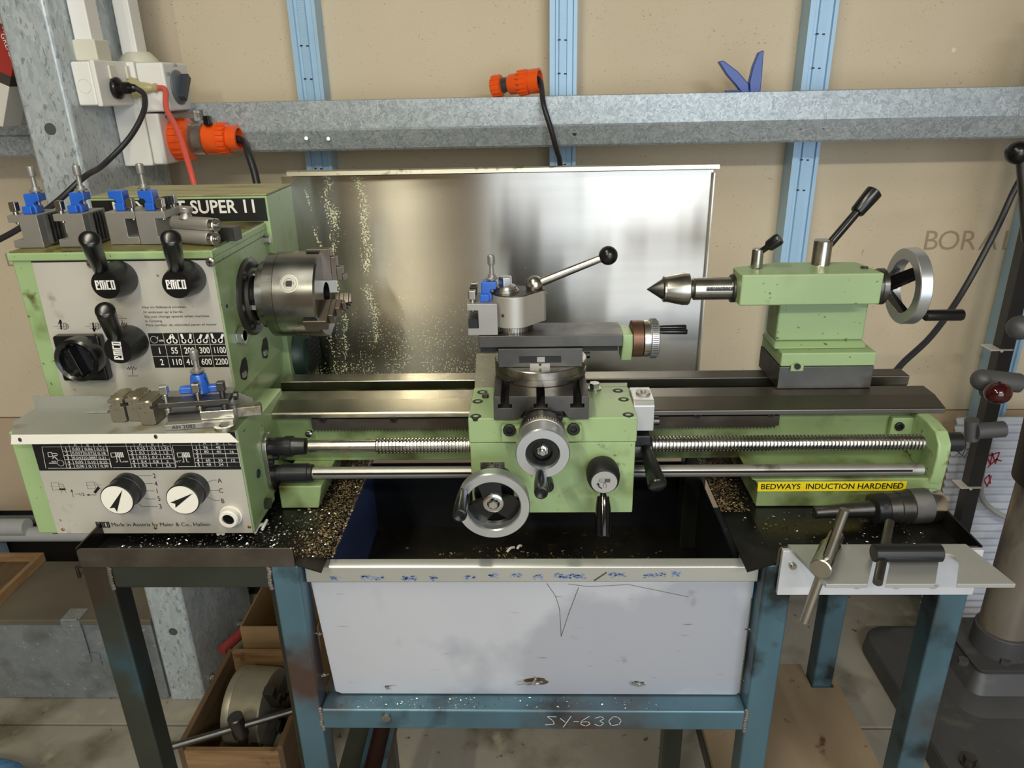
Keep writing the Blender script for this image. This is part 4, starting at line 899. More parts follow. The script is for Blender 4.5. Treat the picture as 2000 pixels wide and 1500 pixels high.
# shelf over the gearbox
YH = .888                        # headstock front plane
ZS = (at(27, 853, Y=.766).z+at(447, 841, Y=.766).z)/2; YU = at(300, 795, z=ZS).y
m = MB(); xl, xr = at(27, 853, Y=.768).x, at(448, 842, Y=.775).x
pts = [(xl, .766), (at(447, 841, z=ZS).x, .766), (GX1-.002, .800), (GX1+.004, .83), (GX1+.004, YU), (-.634, YU), (-.634, .80)]
m.prism(pts, 'z', ZS-.0015, ZS).build('shelf_plate', SHELF, LA, label='grey sheet metal shelf over the gearbox')
sh = MB().prism([(xl-.004, ZS-.0125), (at(466, 858, Y=.7655).x, ZS-.012), (at(447, 841, Y=.7655).x, ZS-.0002), (xl, ZS-.0002)], 'y', .7648, .7660).build('shelf_lip', WHT, LA, bv=.0003, label='white front lip of the grey shelf')
for px, py in ((39, 859), (304, 853)): a = at(px, py, Y=.7648); MB().sphere(a, .0026, 10, (.9, .4, 1.1)).build('rivet', STLD, sh)
MB().prism([(-.634, ZS), (GX1-.002, ZS), (GX1+.008, ZS+.004), (GX1+.008, ZS+.010), (GX1-.008, ZS+.0175), (-.634, ZS+.0155)], 'y', YU, YU+.0015).build('shelf_upstand', SHELF, LA)
# headstock
HX0, HX1 = at(22, 508, Y=YH).x, at(440, 640, Y=YH).x
HZ = at(416, 486, Y=YH).z; HZF = at(416, 503, Y=YH).z
YC = at(526, 432, z=HZ).y        # front of the belt cover behind the headstock
MB().box(HX0, HX1, YH, YC+.01, ZS-.008, HZF).build('headstock_housing', GRN, LA, bv=.002)
MB().prism([(YH+.02, ZS+.01), (YH+.02, ZB+.0005), (YC-.02, ZB+.0005), (YC, 1.10)], 'x', HX0+.02, HX1-.0005).build('headstock_base', GRNO, LA, bv=.001)
MB().box(HX0-.003, HX1+.001, YH-.003, YC, HZF-.001, HZ-.0015).build('headstock_lid', GRN, LA, bv=.002)
MB().box(HX0, HX1-.002, YH, YC, HZ-.0016, HZ).build('headstock_top', OLIVE, LA, label='oil stained top of the headstock')
pz = HZF-.003
a, b, c, d = at(63, 511, Y=YH), at(411, 506, Y=YH), at(462, 770, Y=YH), at(120, 772, Y=YH)
MB().prism([(a.x, pz), (HX1-.002, pz), (HX1-.002, ZS-.007), (d.x+.004, ZS-.007)], 'y', YH-.0012, YH).build('headstock_panel', PANEL, LA, label='silver headstock panel with speed table')
MB().box(a.x-.001, HX1-.003, YH-.0008, YH, pz, pz+.002).build('panel_gap', BLKM, LA)
for px, py in ((178, 515), (411, 512)):
    a = at(px, py, Y=YH-.001); o = MB().prof(a, (0, -1, 0), [(0, .006), (.0015, .0055), (.003, .0035)], 16).build('panel_screw', STL, LA)
    MB().box(a.x-.003, a.x+.003, a.y-.0033, a.y-.0028, a.z-.0006, a.z+.0006).box(a.x-.0006, a.x+.0006, a.y-.0033, a.y-.0028, a.z-.003, a.z+.003).build('screw_slot', BLKM, o)
YQ = YH-.0015
def g2(x, y, Y=YQ): return at(x/3.8462, 330+y/3.8462, Y=Y)
A, B, C_, D = g2(1113, 1236), g2(1692, 1226), g2(1733, 1488), g2(1163, 1492)
tx0, tx1, tz1, tz0 = (A.x+D.x)/2, HX1-.003, (A.z+B.z)/2, (C_.z+D.z)/2
MB().box(tx0, tx1, YQ-.0001, YH-.0011, tz0, tz1).build('speed_table', PRINTB, LA, label='black spindle speed table')
m = MB(); YQ2 = YQ-.0004; cw = (tx1-tx0)/5; rh = (tz1-tz0)/3
for k in range(1, 5): stroke(m, [(tx0+cw*k, YQ2, tz0), (tx0+cw*k, YQ2, tz1)], .0004)
for k in (1, 2): stroke(m, [(tx0, YQ2, tz0+rh*k), (tx1, YQ2, tz0+rh*k)], .0004)
for r_, rw in enumerate((('1', '55', '200', '300', '1100'), ('2', '110', '410', '600', '2200'))):
    for k, s in enumerate(rw): txt(m, s, (tx0+cw*(k+.55), YQ2, tz1-rh*(r_+1.5)-.0042), .0084, sx=.78 if len(s) < 4 else .70, bold=.012)
stroke(m, circ((tx0+cw*.33, YQ2, tz1-rh*.55), .0046, 16), .0005); stroke(m, [(tx0+cw*.52, YQ2, tz1-rh*.75), (tx0+cw*.62, YQ2, tz1-rh*.3)], .0007); txt(m, 'min', (tx0+cw*.80, YQ2, tz1-rh*.72), .0034, sx=.9, bold=.01)
for k in range(4):
    for j in (0, 1):
        tilt = ((.5, -.3), (-.2, .2), (.5, .5), (-.2, .5))[k][j]
        p = Vector((tx0+cw*(k+1)+cw*(.30+.42*j), YQ2, tz1-rh*.70)); q = p+Vector((math.sin(tilt)*.0085, 0, math.cos(tilt)*.0085))
        m.add([tuple(v) for v in circ(p, .0032, 14)[:-1]], [tuple(range(14))]); stroke(m, [p, q], .0030)
m.build('table_print', PRINTW, LA)['kind'] = 'stuff'
m = MB()
for s, x, y, x2 in (('Nur im Stillstand schalten.', 1070, 1048, 1402), ("N' embrayer qu' \u00e0 l'arr\u00eat.", 1078, 1084, 1376), ('Do not change speeds when machine', 1086, 1118, 1572), ('is running', 1090, 1150, 1218), ('Para cambiar de velocidad paren el motor', 1097, 1181, 1630)):
    a, b = g2(x, y, YQ2), g2(x2, y, YQ2); k0 = len(m.v); txt(m, s, a, .0029, align='LEFT'); wdt = max(v.x for v in m.v[k0:])-a.x
    for v in m.v[k0:]: v.x = a.x+(v.x-a.x)*(b.x-a.x)/wdt
def S2(pts, w=.0004): stroke(m, [g2(x, y, YQ2) for x, y in pts], w)
for x0, up in ((400, 1), (640, 0)):
    S2([(x0, 1182), (x0+118, 1182)], .0003); S2([(x0+30, 1165), (x0+60, 1165)], .0003); S2([(x0+30, 1197), (x0+60, 1197)], .0003)
    S2([(x0+78, 1158), (x0+95, 1158), (x0+97, 1204), (x0+80, 1204), (x0+78, 1158)], .0005); S2([(x0+97, 1168), (x0+110, 1168), (x0+112, 1196), (x0+98, 1196)], .0005)
    if up: S2([(x0+60, 1200), (x0+52, 1138)], .0020); S2([(x0+40, 1158), (x0+52, 1138), (x0+64, 1156)], .0012)
    else: S2([(x0+58, 1160), (x0+66, 1216)], .0020); S2([(x0+54, 1198), (x0+68, 1218), (x0+78, 1196)], .0012)
S2([(905, 1185), (915, 1160), (922, 1192), (932, 1155), (940, 1192), (948, 1158), (962, 1188)], .0006); S2([(880, 1122), (950, 1122)], .0004); S2([(920, 1160), (915, 1135)], .0006)
S2([(955, 1505), (965, 1488), (972, 1510), (985, 1484), (994, 1510), (1005, 1486), (1014, 1508), (1028, 1492)], .0006); S2([(960, 1555), (1036, 1555)], .0005); S2([(994, 1515), (996, 1545)], .0006)
a = g2(1104, 1352, YQ2); txt(m, '0', a, .0072, sx=.7)
m.build('panel_print', PRINTB, LA)['kind'] = 'stuff'
def gear_lever(face, base, h0, h1, rot):
    f = at(*face, Y=YH-.036); b = Vector((f.x, YH-.001, f.z)); f = Vector((f.x, YH-.036, f.z))
    t = MB().prof(b, (0, -1, 0), [(0, .0215), (.004, .022), (.020, .0205), (.034, .0178), (.036, .0172)], 40).build('lever_hub', KNB, LA, label='black gear lever hub with white maker letters')
    MB().prof(b, (0, -1, 0), [(.0355, .0168), (.0364, .0168)], 40).build('hub_disc', BLK, t)
    m = MB(); U, V = ((1, 0, 0), (0, 0, 1)) if not rot else ((.06, 0, 1), (-1, 0, .06))
    emco(m, f+Vector((0, -.0018, 0)), .0114, U, V); m.build('emblem', PRINTW, t)
    p, q = at(h0[0]+4, h0[1]+6, Y=YH-.028), at(h1[0]-2, h1[1]-9, Y=YH-.082)
    L_ = (q-p).length
    MB().prof(p-(q-p)*.18, q-p, [(0, .0068), (L_*.14, .0080), (L_*.30, .0090), (L_*.7, .0102), (L_*1.10, .0110), (L_*1.13, .0108), (L_*1.15, .0095), (L_*1.165, .0070), (L_*1.172, .0035)], 28).build('lever_grip', BLK, t)
gear_lever((207, 556), (222, 548), (194, 522), (175, 472), 0)
gear_lever((345, 555), (362, 548), (341, 521), (335, 470), 0)
gear_lever((231, 684), (250, 680), (221, 653), (206, 612), 1)
# rotary mains switch
a, b = at(101, 657, Y=YH-.014), at(213, 744, Y=YH-.014)
o = MB().box(a.x, b.x, YH-.015, YH-.001, b.z, a.z).build('mains_switch_base', BLK, LA, bv=.003)
c = at(151, 704, Y=YH-.030); c = Vector((c.x, YH-.014, c.z))
k = MB().prof(c, (0, -1, 0), [(0, .0275), (.006, .0285), (.018, .0280), (.021, .0255), (.0185, .0215), (.010, .0205), (.010, .006)], 44).build('mains_switch_dial', BLK, LA)
m = MB(); 
for a_ in range(12):
    t = a_*PI/6; m.obox(c+Vector((math.cos(t)*.0225, -.0185, math.sin(t)*.0225)), (math.cos(t)*.002, 0, math.sin(t)*.002), (0, .0006, 0), (-math.sin(t)*.0018, 0, math.cos(t)*.0018))
m.build('dial_tooth', KNB, k)
u = Vector((.35, 0, -.94)); w_ = Vector((.94, 0, .35)); MB().loft([c+u*.021+w_*.003+Vector((0, -.008, 0)), c-u*.021+w_*.006+Vector((0, -.008, 0)), c-u*.021-w_*.006+Vector((0, -.008, 0)), c+u*.021-w_*.003+Vector((0, -.008, 0))],
      [c+u*.019+w_*.001+Vector((0, -.024, 0)), c-u*.017+w_*.004+Vector((0, -.024, 0)), c-u*.017-w_*.004+Vector((0, -.024, 0)), c+u*.019-w_*.001+Vector((0, -.024, 0))]).build('pointer_knob', BLK, k, bv=.001)
# headstock right side fittings
def oct_(c, h, w): return [(c.y+dy*w, c.z+dz*h) for dy, dz in ((-.2, -1), (-1, -.55), (-1, .25), (-.1, 1), (.75, 1), (1, .6), (1, -.3), (.3, -1))]
for px, py in ((476, 722), (517, 681)):
    c = at(px, py, x=HX1); MB().prism(oct_(c, .0145, .0135), 'x', HX1+.0002, HX1+.0009).build('casting_pocket', BLKM, LA)
    MB().box(HX1+.0005, HX1+.004, c.y-.010, c.y-.001, c.z-.008, c.z-.001).build('bolt_end', STLT, LA)
c = at(465, 656, x=HX1); MB().prof(c, (1, 0, 0), [(0, .0135), (.002, .0135), (.0022, .012), (.009, .012)], 6).prof(c, (1, 0, 0), [(.009, .0095), (.0095, .0095), (.0095, .007), (.005, .0065)], 20).build('oil_sight', STLB, LA)
c = at(518, 468, x=HX1); MB().prof(c, (1, 0, 0), [(0, .0085), (.0015, .0085), (.0016, .0062), (.007, .006)], 6).build('hex_bolt', STL, LA)
MB().cyl(at(443, 598, x=HX1), at(443, 598, x=HX1)+Vector((.0006, 0, 0)), .0025, n=10).build('small_hole', BLKM, LA)
MB().box(HX1+.0002, HX1+.0006, YH+.004, YC-.004, HZF-.0085, HZF-.0078).build('lid_seam', GRND, LA)
fc = Vector((HX1, AY-.012, AZ))
MB().prof(fc, (1, 0, 0), [(0, .0535), (.003, .0535), (.0045, .052), (.006, .050), (.0062, .040), (.010, .037), (.0105, .033), (.006, .032)], 56).build('spindle_flange', STLD, LA)
for a_ in (40, 140, 220, 320): capscrew(LA, fc+Vector((.006, math.sin(R(a_))*.045, math.cos(R(a_))*.045)), (1, 0, 0), .0048)
MB().prof((HX1, AY, AZ), (1, 0, 0), [(0, .031), (.016, .030)], 40).build('spindle_nose', STLD, LA)
# belt cover behind the headstock
cz = at(525, 378, Y=YC).z; CX1 = at(520, 378, Y=YC).x
MB().box(HX0, CX1, YC, YC+.125, ZT+.002, cz-.003).build('belt_cover', GRN, LA, bv=.002)
MB().box(HX0, CX1, YC, YC+.125, cz-.003, cz).build('cover_top', COVTOP, LA, label='dusty top of the belt cover', bv=.001)
MB().box(HX0+.001, CX1-.003, YC-.0012, YC, HZ+.0008, at(360, 389, Y=YC).z).build('name_plate', PRINTB, LA, bv=.0003, label='black name plate with white letters')
m = MB(); a = at(222, 419, Y=YC-.0016); b = at(497, 415, Y=YC-.0016); h_ = at(450, 391, Y=YC-.0016).z-at(450, 416, Y=YC-.0016).z
txt(m, 'MAXIMAT SUPER 11', a, h_, align='LEFT', bold=.02); wd = max(v.x for v in m.v)-min(v.x for v in m.v)
for v in m.v: v.x = a.x+(v.x-a.x)*(b.x-a.x)/wd; v.z += b.z-a.z if False else 0
m.build('lettering', PRINTW, LA)
# motor behind the bed
mc = Vector((HX1-.01, 1.145, 1.068))
mo = MB().prof(mc, (1, 0, 0), [(0, .052), (.012, .052), (.024, .050), (.034, .043), (.039, .030), (.039, .004)], 40).build('motor', GRND, LA)
m = MB()
for k in range(-3, 4):
    for uu in (0, 1):
        c = at(603, 698, x=mc.x+.094); 
        m.obox(Vector((mc.x+.0395, mc.y+(k*.009 if uu else 0), mc.z+(0 if uu else k*.009))), (.0012, 0, 0), (0, .0011 if uu else .028, 0), (0, 0, .028 if uu else .0011))
m.build('fan_grille', BLKM, mo)
MB().box(mc.x, mc.x+.02, mc.y-.03, mc.y+.03, ZT+.002, mc.z-.045).build('motor_mount', GRND, LA)
# right hand bearing bracket
bx = at(1811, 862, Y=.885).x+.005
MB().box(at(1738, 830, Y=.94).x, bx+.002, .936, .946, at(1770, 852, Y=.94).z, at(1770, 814, Y=.94).z).build('bracket_plate', GRN, LA, bv=.002)
for px, py in ((1756, 832), (1794, 831)): capscrew(LA, at(px, py, Y=.936), (0, -1, 0), .0062)
MB().prism([(.948, 1.043), (.905, 1.044), (.880, 1.0405), (.867, 1.028), (.864, 1.010), (.866, .980), (.872, .966), (.890, .964), (.948, .985)], 'x', bx, bx+.017).build('end_bracket', GRN, LA, bv=.003, seg=3)
MB().prof((bx+.017, SY, SZ), (1, 0, 0), [(0, .0128), (.020, .0128), (.022, .0115)], 28).build('screw_end_cap', KNB, LA)
for px, py in ((1836, 873), (1820, 926)): a = at(px, py, x=bx+.017); capscrew(LA, (bx+.0165, a.y+.006, a.z), (1, 0, 0), .0052, .003)

# ================================================================== three jaw chuck
CH = thing('lathe_chuck', 'bright three-jaw chuck on the spindle beside the green headstock', 'chuck', (-.35, AY, AZ-.062))
x0 = HX1+.0164
MB().prof((x0, AY, AZ), (1, 0, 0), [(0, .044), (.001, .047), (.012, .047), (.013, .045)], 48).build('adapter_plate', CHUK, CH)
for a_ in (25, 100, 160, 260): d = Vector((0, -math.sin(R(a_)), math.cos(R(a_)))); MB().cyl(Vector((x0-.0055, AY, AZ))+d*.039, Vector((x0+.001, AY, AZ))+d*.039, .0065, n=6).build('back_nut', STLB, CH)
MB().prof((x0+.013, AY, AZ), (1, 0, 0), [(0, .054), (.0015, .0590), (.016, .0594), (.0162, .0588)], 64).build('back_ring', CHUK, CH)
MB().prof((x0+.0293, AY, AZ), (1, 0, 0), [(0, .0588), (.0004, .0596), (.0545, .0596), (.057, .0575), (.057, .016), (.03, .016)], 64).build('chuck_body', CHUK, CH)
xf_ = x0+.0293+.057
def chdir(deg): return Vector((0, -math.sin(R(deg)), math.cos(R(deg))))
xk = at(563, 537, Y=.95).x
d = chdir(62); c = Vector((xk, AY, AZ))+d*.0590
MB().prof(c, d, [(0, .0125), (.0006, .0125), (.0007, .0105), (.0012, .0102), (.0012, .0072), (.0005, .0068)], 32).build('key_socket', STLT, CH)
s_ = Vector((1, 0, 0)); MB().obox(c+d*.0012, s_*.0038, d.cross(s_)*.0038, d*.0004).build('square_hole', BLKM, CH)
for k, a_ in enumerate((118, 358, 238)):
    d = chdir(a_); w_ = Vector((1, 0, 0)).cross(d); X = Vector((1, 0, 0))
    m = MB()
    def blk(x_0, x_1, r0, r1, hw): m.obox(Vector((xf_, AY, AZ))+X*(x_0+x_1)/2+d*(r0+r1)/2, X*(x_1-x_0)/2, d*(r1-r0)/2, w_*hw)
    blk(-.020, .012, .020, .0635, .0078); blk(.012, .019, .020, .052, .0078); blk(.019, .026, .020, .038, .0078); blk(.026, .030, .020, .027, .0070)
    m.build('jaw', JAWD, CH, bv=.0008)
    m = MB(); m.obox(Vector((xf_-.010, AY, AZ))+d*.0605, X*.0095, d*.0006, w_*.0105); m.build('jaw_slot', BLKM, CH)

# ================================================================== splash guard
T = thing('splash_guard', 'brushed stainless splash guard with rolled lip behind the bed', 'splash guard', (-.05, 1.2, .99))
gx0, gx1 = at(584, 500, Y=1.2).x, at(1388, 400, Y=1.2).x
gz = at(1000, 338, Y=1.2).z
MB().box(gx0-.012, gx1, 1.2, 1.2012, .985, gz).build('panel', GUARD, T)
m = MB().prism([(1.2012, gz), (1.2012, gz+.004), (1.199, gz+.0075), (1.178, gz+.012), (1.174, gz+.010), (1.173, gz+.004), (1.1742, gz+.004), (1.1755, gz+.0092), (1.198, gz+.0055), (1.2, gz+.003)], 'x', at(560, 330, Y=1.178).x, at(1405, 318, Y=1.178).x)
m.build('rolled_lip', mat('guard_lip', 'c3bfae', .28, .9, var=.08, vscale=6, spots=[('8f8c7c', 60, .62, .7)]), T)
MB().box(gx1-.001, gx1+.001, 1.19, 1.2, .985, gz-.004).build('folded_edge', mat('edge_steel', 'd8d8d4', .35, .7), T)
# ================================================================== carriage
ZW = ZB+.030                     # top of the saddle
YF = at(1243, 815, z=ZW).y       # apron front
CA = thing('lathe_carriage', 'green lathe carriage with handwheels and cross slide, midway along the bed', 'carriage', (.02, .95, .945))
ax0, ax1 = at(915, 840, Y=YF).x, at(1243, 840, Y=YF).x
az0, azs = at(1100, 1002.5, Y=YF).z, at(1100, 865, Y=YF).z
MB().box(ax0+.001, ax1, YF+.001, .9275, az0, azs).build('apron', GRN, CA, bv=.0015)
MB().box(ax0, ax1+.001, YF, .9275, azs+.0006, ZW).build('saddle_front', GRN, CA, bv=.0015)
wx = at(966, 760, z=ZW).x; wr_ = at(1145, 760, z=ZW).x
MB().prism([(ax0+.001, .9277), (wx-.0003, .9277), (wx-.0003, at(968, 690, z=ZW).y), (at(930, 690, z=ZW).x, at(930, 690, z=ZW).y)], 'z', ZB+.0006, ZW).build('saddle_wing', mat('worn_saddle_metal', '8c8d7c', .42, .5, var=.1, vscale=30, spots=[('5d6048', 60, .6, .68), ('b5b6aa', 120, .64, .7)]), CA, bv=.001)
m = MB()
m.prism([(wr_, .9277), (ax1, .9277), (ax1+.001, .935), (at(1208, 745, z=ZW).x+.012, at(1208, 747, z=ZW).y), (wr_, at(1208, 747, z=ZW).y)], 'z', ZB+.0006, ZW)
m.box(wx, wr_, .9277, 1.06, ZB+.0006, ZW-.001)
m.build('saddle_wings', GRNO, CA, bv=.0012)
for px, py in ((942, 766), (933, 784), (929, 813), (1207, 763), (1218, 780), (1227, 810)): capscrew(CA, at(px, py, z=ZW)-Vector((0, 0, .0035)), (0, 0, 1), .0075, .004)
a = at(1161, 761, z=ZW); MB().cyl(a, a+Vector((0, 0, .003)), .009, n=20).cyl(a, a+Vector((0, 0, .010)), .0068, n=6, ph=.3).build('hex_bolt', STL, CA)
a = at(948, 776, z=ZW); MB().cyl(a, a+Vector((0, 0, .005)), .0045, n=12).build('grub_screw', STLR, CA)
# cross slide with tee slots
YS = at(1057, 820, z=ZW+.001).y
xs0, xs1 = at(964, 795, Y=YS).x, at(1150, 795, Y=YS).x; zs0 = ZW+.001; zs1 = at(1057, 774, Y=YS).z
P = [(xs0, zs0), (-.019, zs0), (-.011, zs0+.011), (.036, zs0+.011), (.044, zs0), (xs1, zs0), (xs1, zs1)]
for c in (.053, .0085, -.035):
    P += [(c+.0048, zs1), (c+.0048, zs1-.0105), (c+.0082, zs1-.0105), (c+.0082, zs1-.0155), (c-.0082, zs1-.0155), (c-.0082, zs1-.0105), (c-.0048, zs1-.0105), (c-.0048, zs1)]
P += [(xs0, zs1)]
MB().prism(P, 'y', YS, 1.055).build('cross_slide', STLD, CA, bv=.0006, seg=1)
MB().box(-.0105, .0355, YS+.002, 1.05, ZW-.001, zs0+.0105).build('dovetail', BLKM, CA)
a, b = at(980, 826, Y=YF), at(1135, 853, Y=YF)
MB().box(a.x, b.x, YF-.012, YF, b.z-.001, a.z).build('screw_bracket', GRN, CA, bv=.001)
for px, py in ((995, 839), (1120, 837)): capscrew(CA, at(px, py, Y=YF-.012), (0, -1, 0), .0078, .004)
MB().box(-.013, .034, YF-.014, YF+.02, ZW-.028, ZW+.0085).build('bearing_block', BLKM, CA, bv=.001)
a = at(1145, 735, z=zs0+.012); MB().cyl((xs1, 1.02, zs0+.012), (xs1+.016, 1.02, zs0+.012), .0055, n=14).build('stop_pin', STLD, CA)
# swivel and top slide
cx, cyv = .0095, at(1055, 757, z=zs1).y+.0597
MB().prof((cx, cyv, zs1), (0, 0, 1), [(0, .0590), (.0008, .0597), (.0085, .0597), (.009, .0585), (.0095, .0597), (.0185, .0597), (.0195, .0585)], 72).build('swivel_base', STL, CA)
zc0 = zs1+.0195; yc = at(1055, 717, z=zc0).y; zc1 = at(1055, 681, Y=yc).z
x0, x1 = at(973, 700, Y=yc).x, at(1138, 700, Y=yc).x
MB().box(x0, x1, yc, yc+.075, zc0, zc1).build('top_slide_base', STLD, CA, bv=.0008)
a, b = at(1014, 696, Y=yc-.0004), at(1096, 708, Y=yc-.0004); MB().box(a.x, b.x, yc-.0005, yc+.001, b.z, a.z).build('gib_slot', BLKM, CA)
MB().box(at(1049, 702, Y=yc).x, at(1064, 702, Y=yc).x, yc-.001, yc, b.z+.001, a.z-.001).build('gib_key', STLT, CA)
a, b = at(1035, 710, Y=yc-.001), at(1074, 718, Y=yc-.001); o = MB().box(a.x, b.x, yc-.0012, yc, b.z, a.z).build('index_plate', STLT, CA)
m = MB(); c = at(1055, 712, Y=yc-.0016); m.add([c+Vector((-.0022, 0, .001)), c+Vector((.0022, 0, .001)), c+Vector((0, 0, -.003))], [(0, 1, 2)]); m.build('index_mark', PRINTB, o)
ysl = yc+.004; xt0, xt1 = at(935, 670, Y=ysl).x, at(1216, 668, Y=ysl).x; zt0, zt1 = zc1+.0006, at(1075, 655.5, Y=ysl).z; yr = at(1075, 630, z=zt1).y
MB().box(xt0, xt1, ysl, yr, zt0, zt1).build('top_slide', STLD, CA, bv=.0008)
MB().box(xt0+.001, x0, ysl+.012, yr-.015, zt0-.010, zt0).box(x1, xt1-.004, ysl+.012, yr-.012, zt0-.010, zt0).build('slide_dovetail', BLKM, CA)
dy = (ysl+yr)/2+.004; dz = at(1245, 661, Y=dy).z
MB().prism([(ysl+.008, zt1-.002), (yr-.008, zt1-.002), (yr-.004, dz), (yr-.014, dz-.024), (ysl+.014, dz-.024), (ysl+.006, dz-.006)], 'x', xt1+.0004, xt1+.014).build('slide_end_plate', GRN, CA, bv=.002)
x = xt1+.014
MB().prof((x, dy, dz), (1, 0, 0), [(0, .0225), (.001, .0236), (.014, .0236)], 40).build('friction_ring', mat('rusty_ring', '6f5344', .4, .8, var=.2, vscale=40), CA)
MB().prof((x+.0145, dy, dz), (1, 0, 0), [(0, .022), (.001, .0236), (.007, .0236), (.0075, .0222), (.009, .0222)], 40).build('graduated_ring', STL, CA)
pr = [(0, .0235), (.001, .0252), (.009, .0252), (.0105, .0238), (.0105, .005)]
MB().prof((x+.0235, dy, dz), (1, 0, 0), pr, 60).build('knurled_wheel', ALU, CA)
m = MB()
for k in range(60): t = 2*PI*k/60; d = Vector((0, math.sin(t), math.cos(t))); m.obox(Vector((x+.0285, dy, dz))+d*.0253, (.0035, 0, 0), d*.0003, d.cross(Vector((1, 0, 0)))*.0006)
m.build('knurl_rib', STLD, CA)['kind'] = 'stuff'
for y_, z_ in ((dy-.012, dz+.0125), (dy-.004, dz+.0155)):
    MB().prof((x+.034, y_, z_), (1, 0, 0), [(0, .0026), (.006, .0030), (.034, .0036), (.035, .003)], 16).build('crank_handle', BLK, CA)
# cross slide handwheel
YW2 = .752
c = at(1060, 887, Y=YW2); c = Vector((c.x, 0, c.z))
def yv(y): return Vector((c.x, y, c.z))
n = 56
MB().prof(yv(YF-.014), (0, -1, 0), [(0, .026), (.001, .0278), (.022, .0278), (.0225, .0265)], n).build('graduated_drum', STLD, CA, label='dark graduated dial drum')
m = MB()
for k in range(50):
    t = 2*PI*k/50; d = Vector((math.sin(t), 0, math.cos(t))); L_ = .004 if k % 5 else .007
    m.obox(yv(YF-.014-.0215+L_/2)+d*.0279, Vector((0, L_/2, 0)), d*.0001, d.cross(Vector((0, 1, 0)))*.0002)
m.build('graduation', PRINTW, CA)
MB().prof(yv(YF-.0370), (0, -1, 0), [(0, .0255), (.001, .029), (.006, .029), (.007, .0272), (.009, .0272), (.010, .0295), (.014, .0295)], n).build('knurled_ring', STLT, CA)
yb_ = YF-.0512
wh = MB().prof(yv(yb_), (0, -1, 0), [(0, .0285), (.001, .0308), (yb_-YW2-.002, .0314), (yb_-YW2, .0302), (yb_-YW2, .0200), (yb_-YW2-.008, .0185), (0, .0185)], n, closed=True).build('cross_handwheel', ALU, CA, label='small bright cross slide handwheel')
MB().prof(yv(YW2+.006), (0, -1, 0), [(-.004, .019), (.001, .0188), (.001, .0125), (.0022, .0125), (.0022, .0115), (-.006, .010), (-.006, .002)], 40).build('wheel_dish', BLK, wh)
MB().prof(yv(YW2+.012), (0, -1, 0), [(0, .0068), (.004, .0068)], 6).prof(yv(YW2+.008), (0, -1, 0), [(0, .0045), (.005, .0042), (.006, .003)], 20).build('hub_nut', STLB, wh)
def crank(parent, p, L_, r0, r1, tilt=(0, 0, 0), nm='crank_handle'):
    p = Vector(p); d = (Vector((0, -1, 0))+Vector(tilt)).normalized()
    MB().prof(p, d, [(-.004, r0*.7), (.002, r0*.8), (.006, r0), (L_*.55, (r0+r1)/2+.0006), (L_*.92, r1), (L_*.985, r1*.95), (L_, r1*.75), (L_*.985, r1*.55), (L_*.97, r1*.4)], 26).build(nm, BLK, parent)
crank(wh, yv(YW2)+Vector((-.0025, 0, -.0245)), .046, .0062, .0080)
# apron handwheel
YA2 = .770
c = at(963, 990, Y=YA2); c = Vector((c.x, 0, c.z))
wh = MB().prof(yv(YA2+.018), (0, -1, 0), [(0, .0425), (.001, .0440), (.016, .0450), (.018, .0438), (.018, .0342), (.016, .0330), (0, .0335)], 72, closed=True).build('apron_handwheel', ALU, CA, label='large bright apron handwheel')
MB().ring(yv(YA2+.0175), (0, 1, 0), .030, .0345, .003, 60).build('rim_band', BLK, wh)
m = MB()
for t0 in (100, 220, 335):
    t = R(t0); d = Vector((math.cos(t), 0, math.sin(t))); s_ = Vector((-math.sin(t), 0, math.cos(t)))
    w0, w1 = .011, .016
    m.loft([yv(YA2+.010)+d*.006-s_*w0, yv(YA2+.010)+d*.006+s_*w0, yv(YA2+.020)+d*.006+s_*w0, yv(YA2+.020)+d*.006-s_*w0], [yv(YA2+.013)+d*.032-s_*w1, yv(YA2+.013)+d*.032+s_*w1, yv(YA2+.019)+d*.032+s_*w1, yv(YA2+.019)+d*.032-s_*w1])
m.build('spoke', BLK, wh)
MB().prof(yv(YF+.001), (0, -1, 0), [(0, .025), (YF-YA2-.030, .025), (YF-YA2-.029, .0235)], 44).build('wheel_drum', BLK, CA)
MB().prof(yv(YA2+.020), (0, -1, 0), [(0, .013), (.012, .0125), (.013, .0105), (.013, .0078), (.008, .0072)], 36).prof(yv(YA2+.014), (0, -1, 0), [(0, .0062), (.010, .0062), (.011, .005)], 6).build('hub_nut', STLB, wh)
crank(wh, at(905, 962, Y=YA2-.001), .052, .0068, .0085)
a, b = at(938, 903, Y=YF), at(985, 915, Y=YF); o = MB().box(a.x, b.x, YF-.0004, YF+.001, b.z-.004, a.z).build('index_plate', STL, CA)
m = MB(); q = at(961, 908, Y=YF-.0008); m.add([q+Vector((-.0016, 0, .0028)), q+Vector((.0016, 0, .0028)), q], [(0, 1, 2)]); txt(m, '0,2', q+Vector((.0058, 0, -.0025)), .0034); stroke(m, [q+Vector((-.0075, 0, -.001)), q+Vector((-.002, 0, -.001))], .0005); m.build('lettering', PRINTB, o)
a = at(1069, 949, Y=YF-.012); MB().prof((a.x, YF+.001, a.z), (0, -1, 0), [(0, .0075), (.012, .0085), (.016, .0082), (.017, .007)], 24).build('push_knob', BLK, CA)
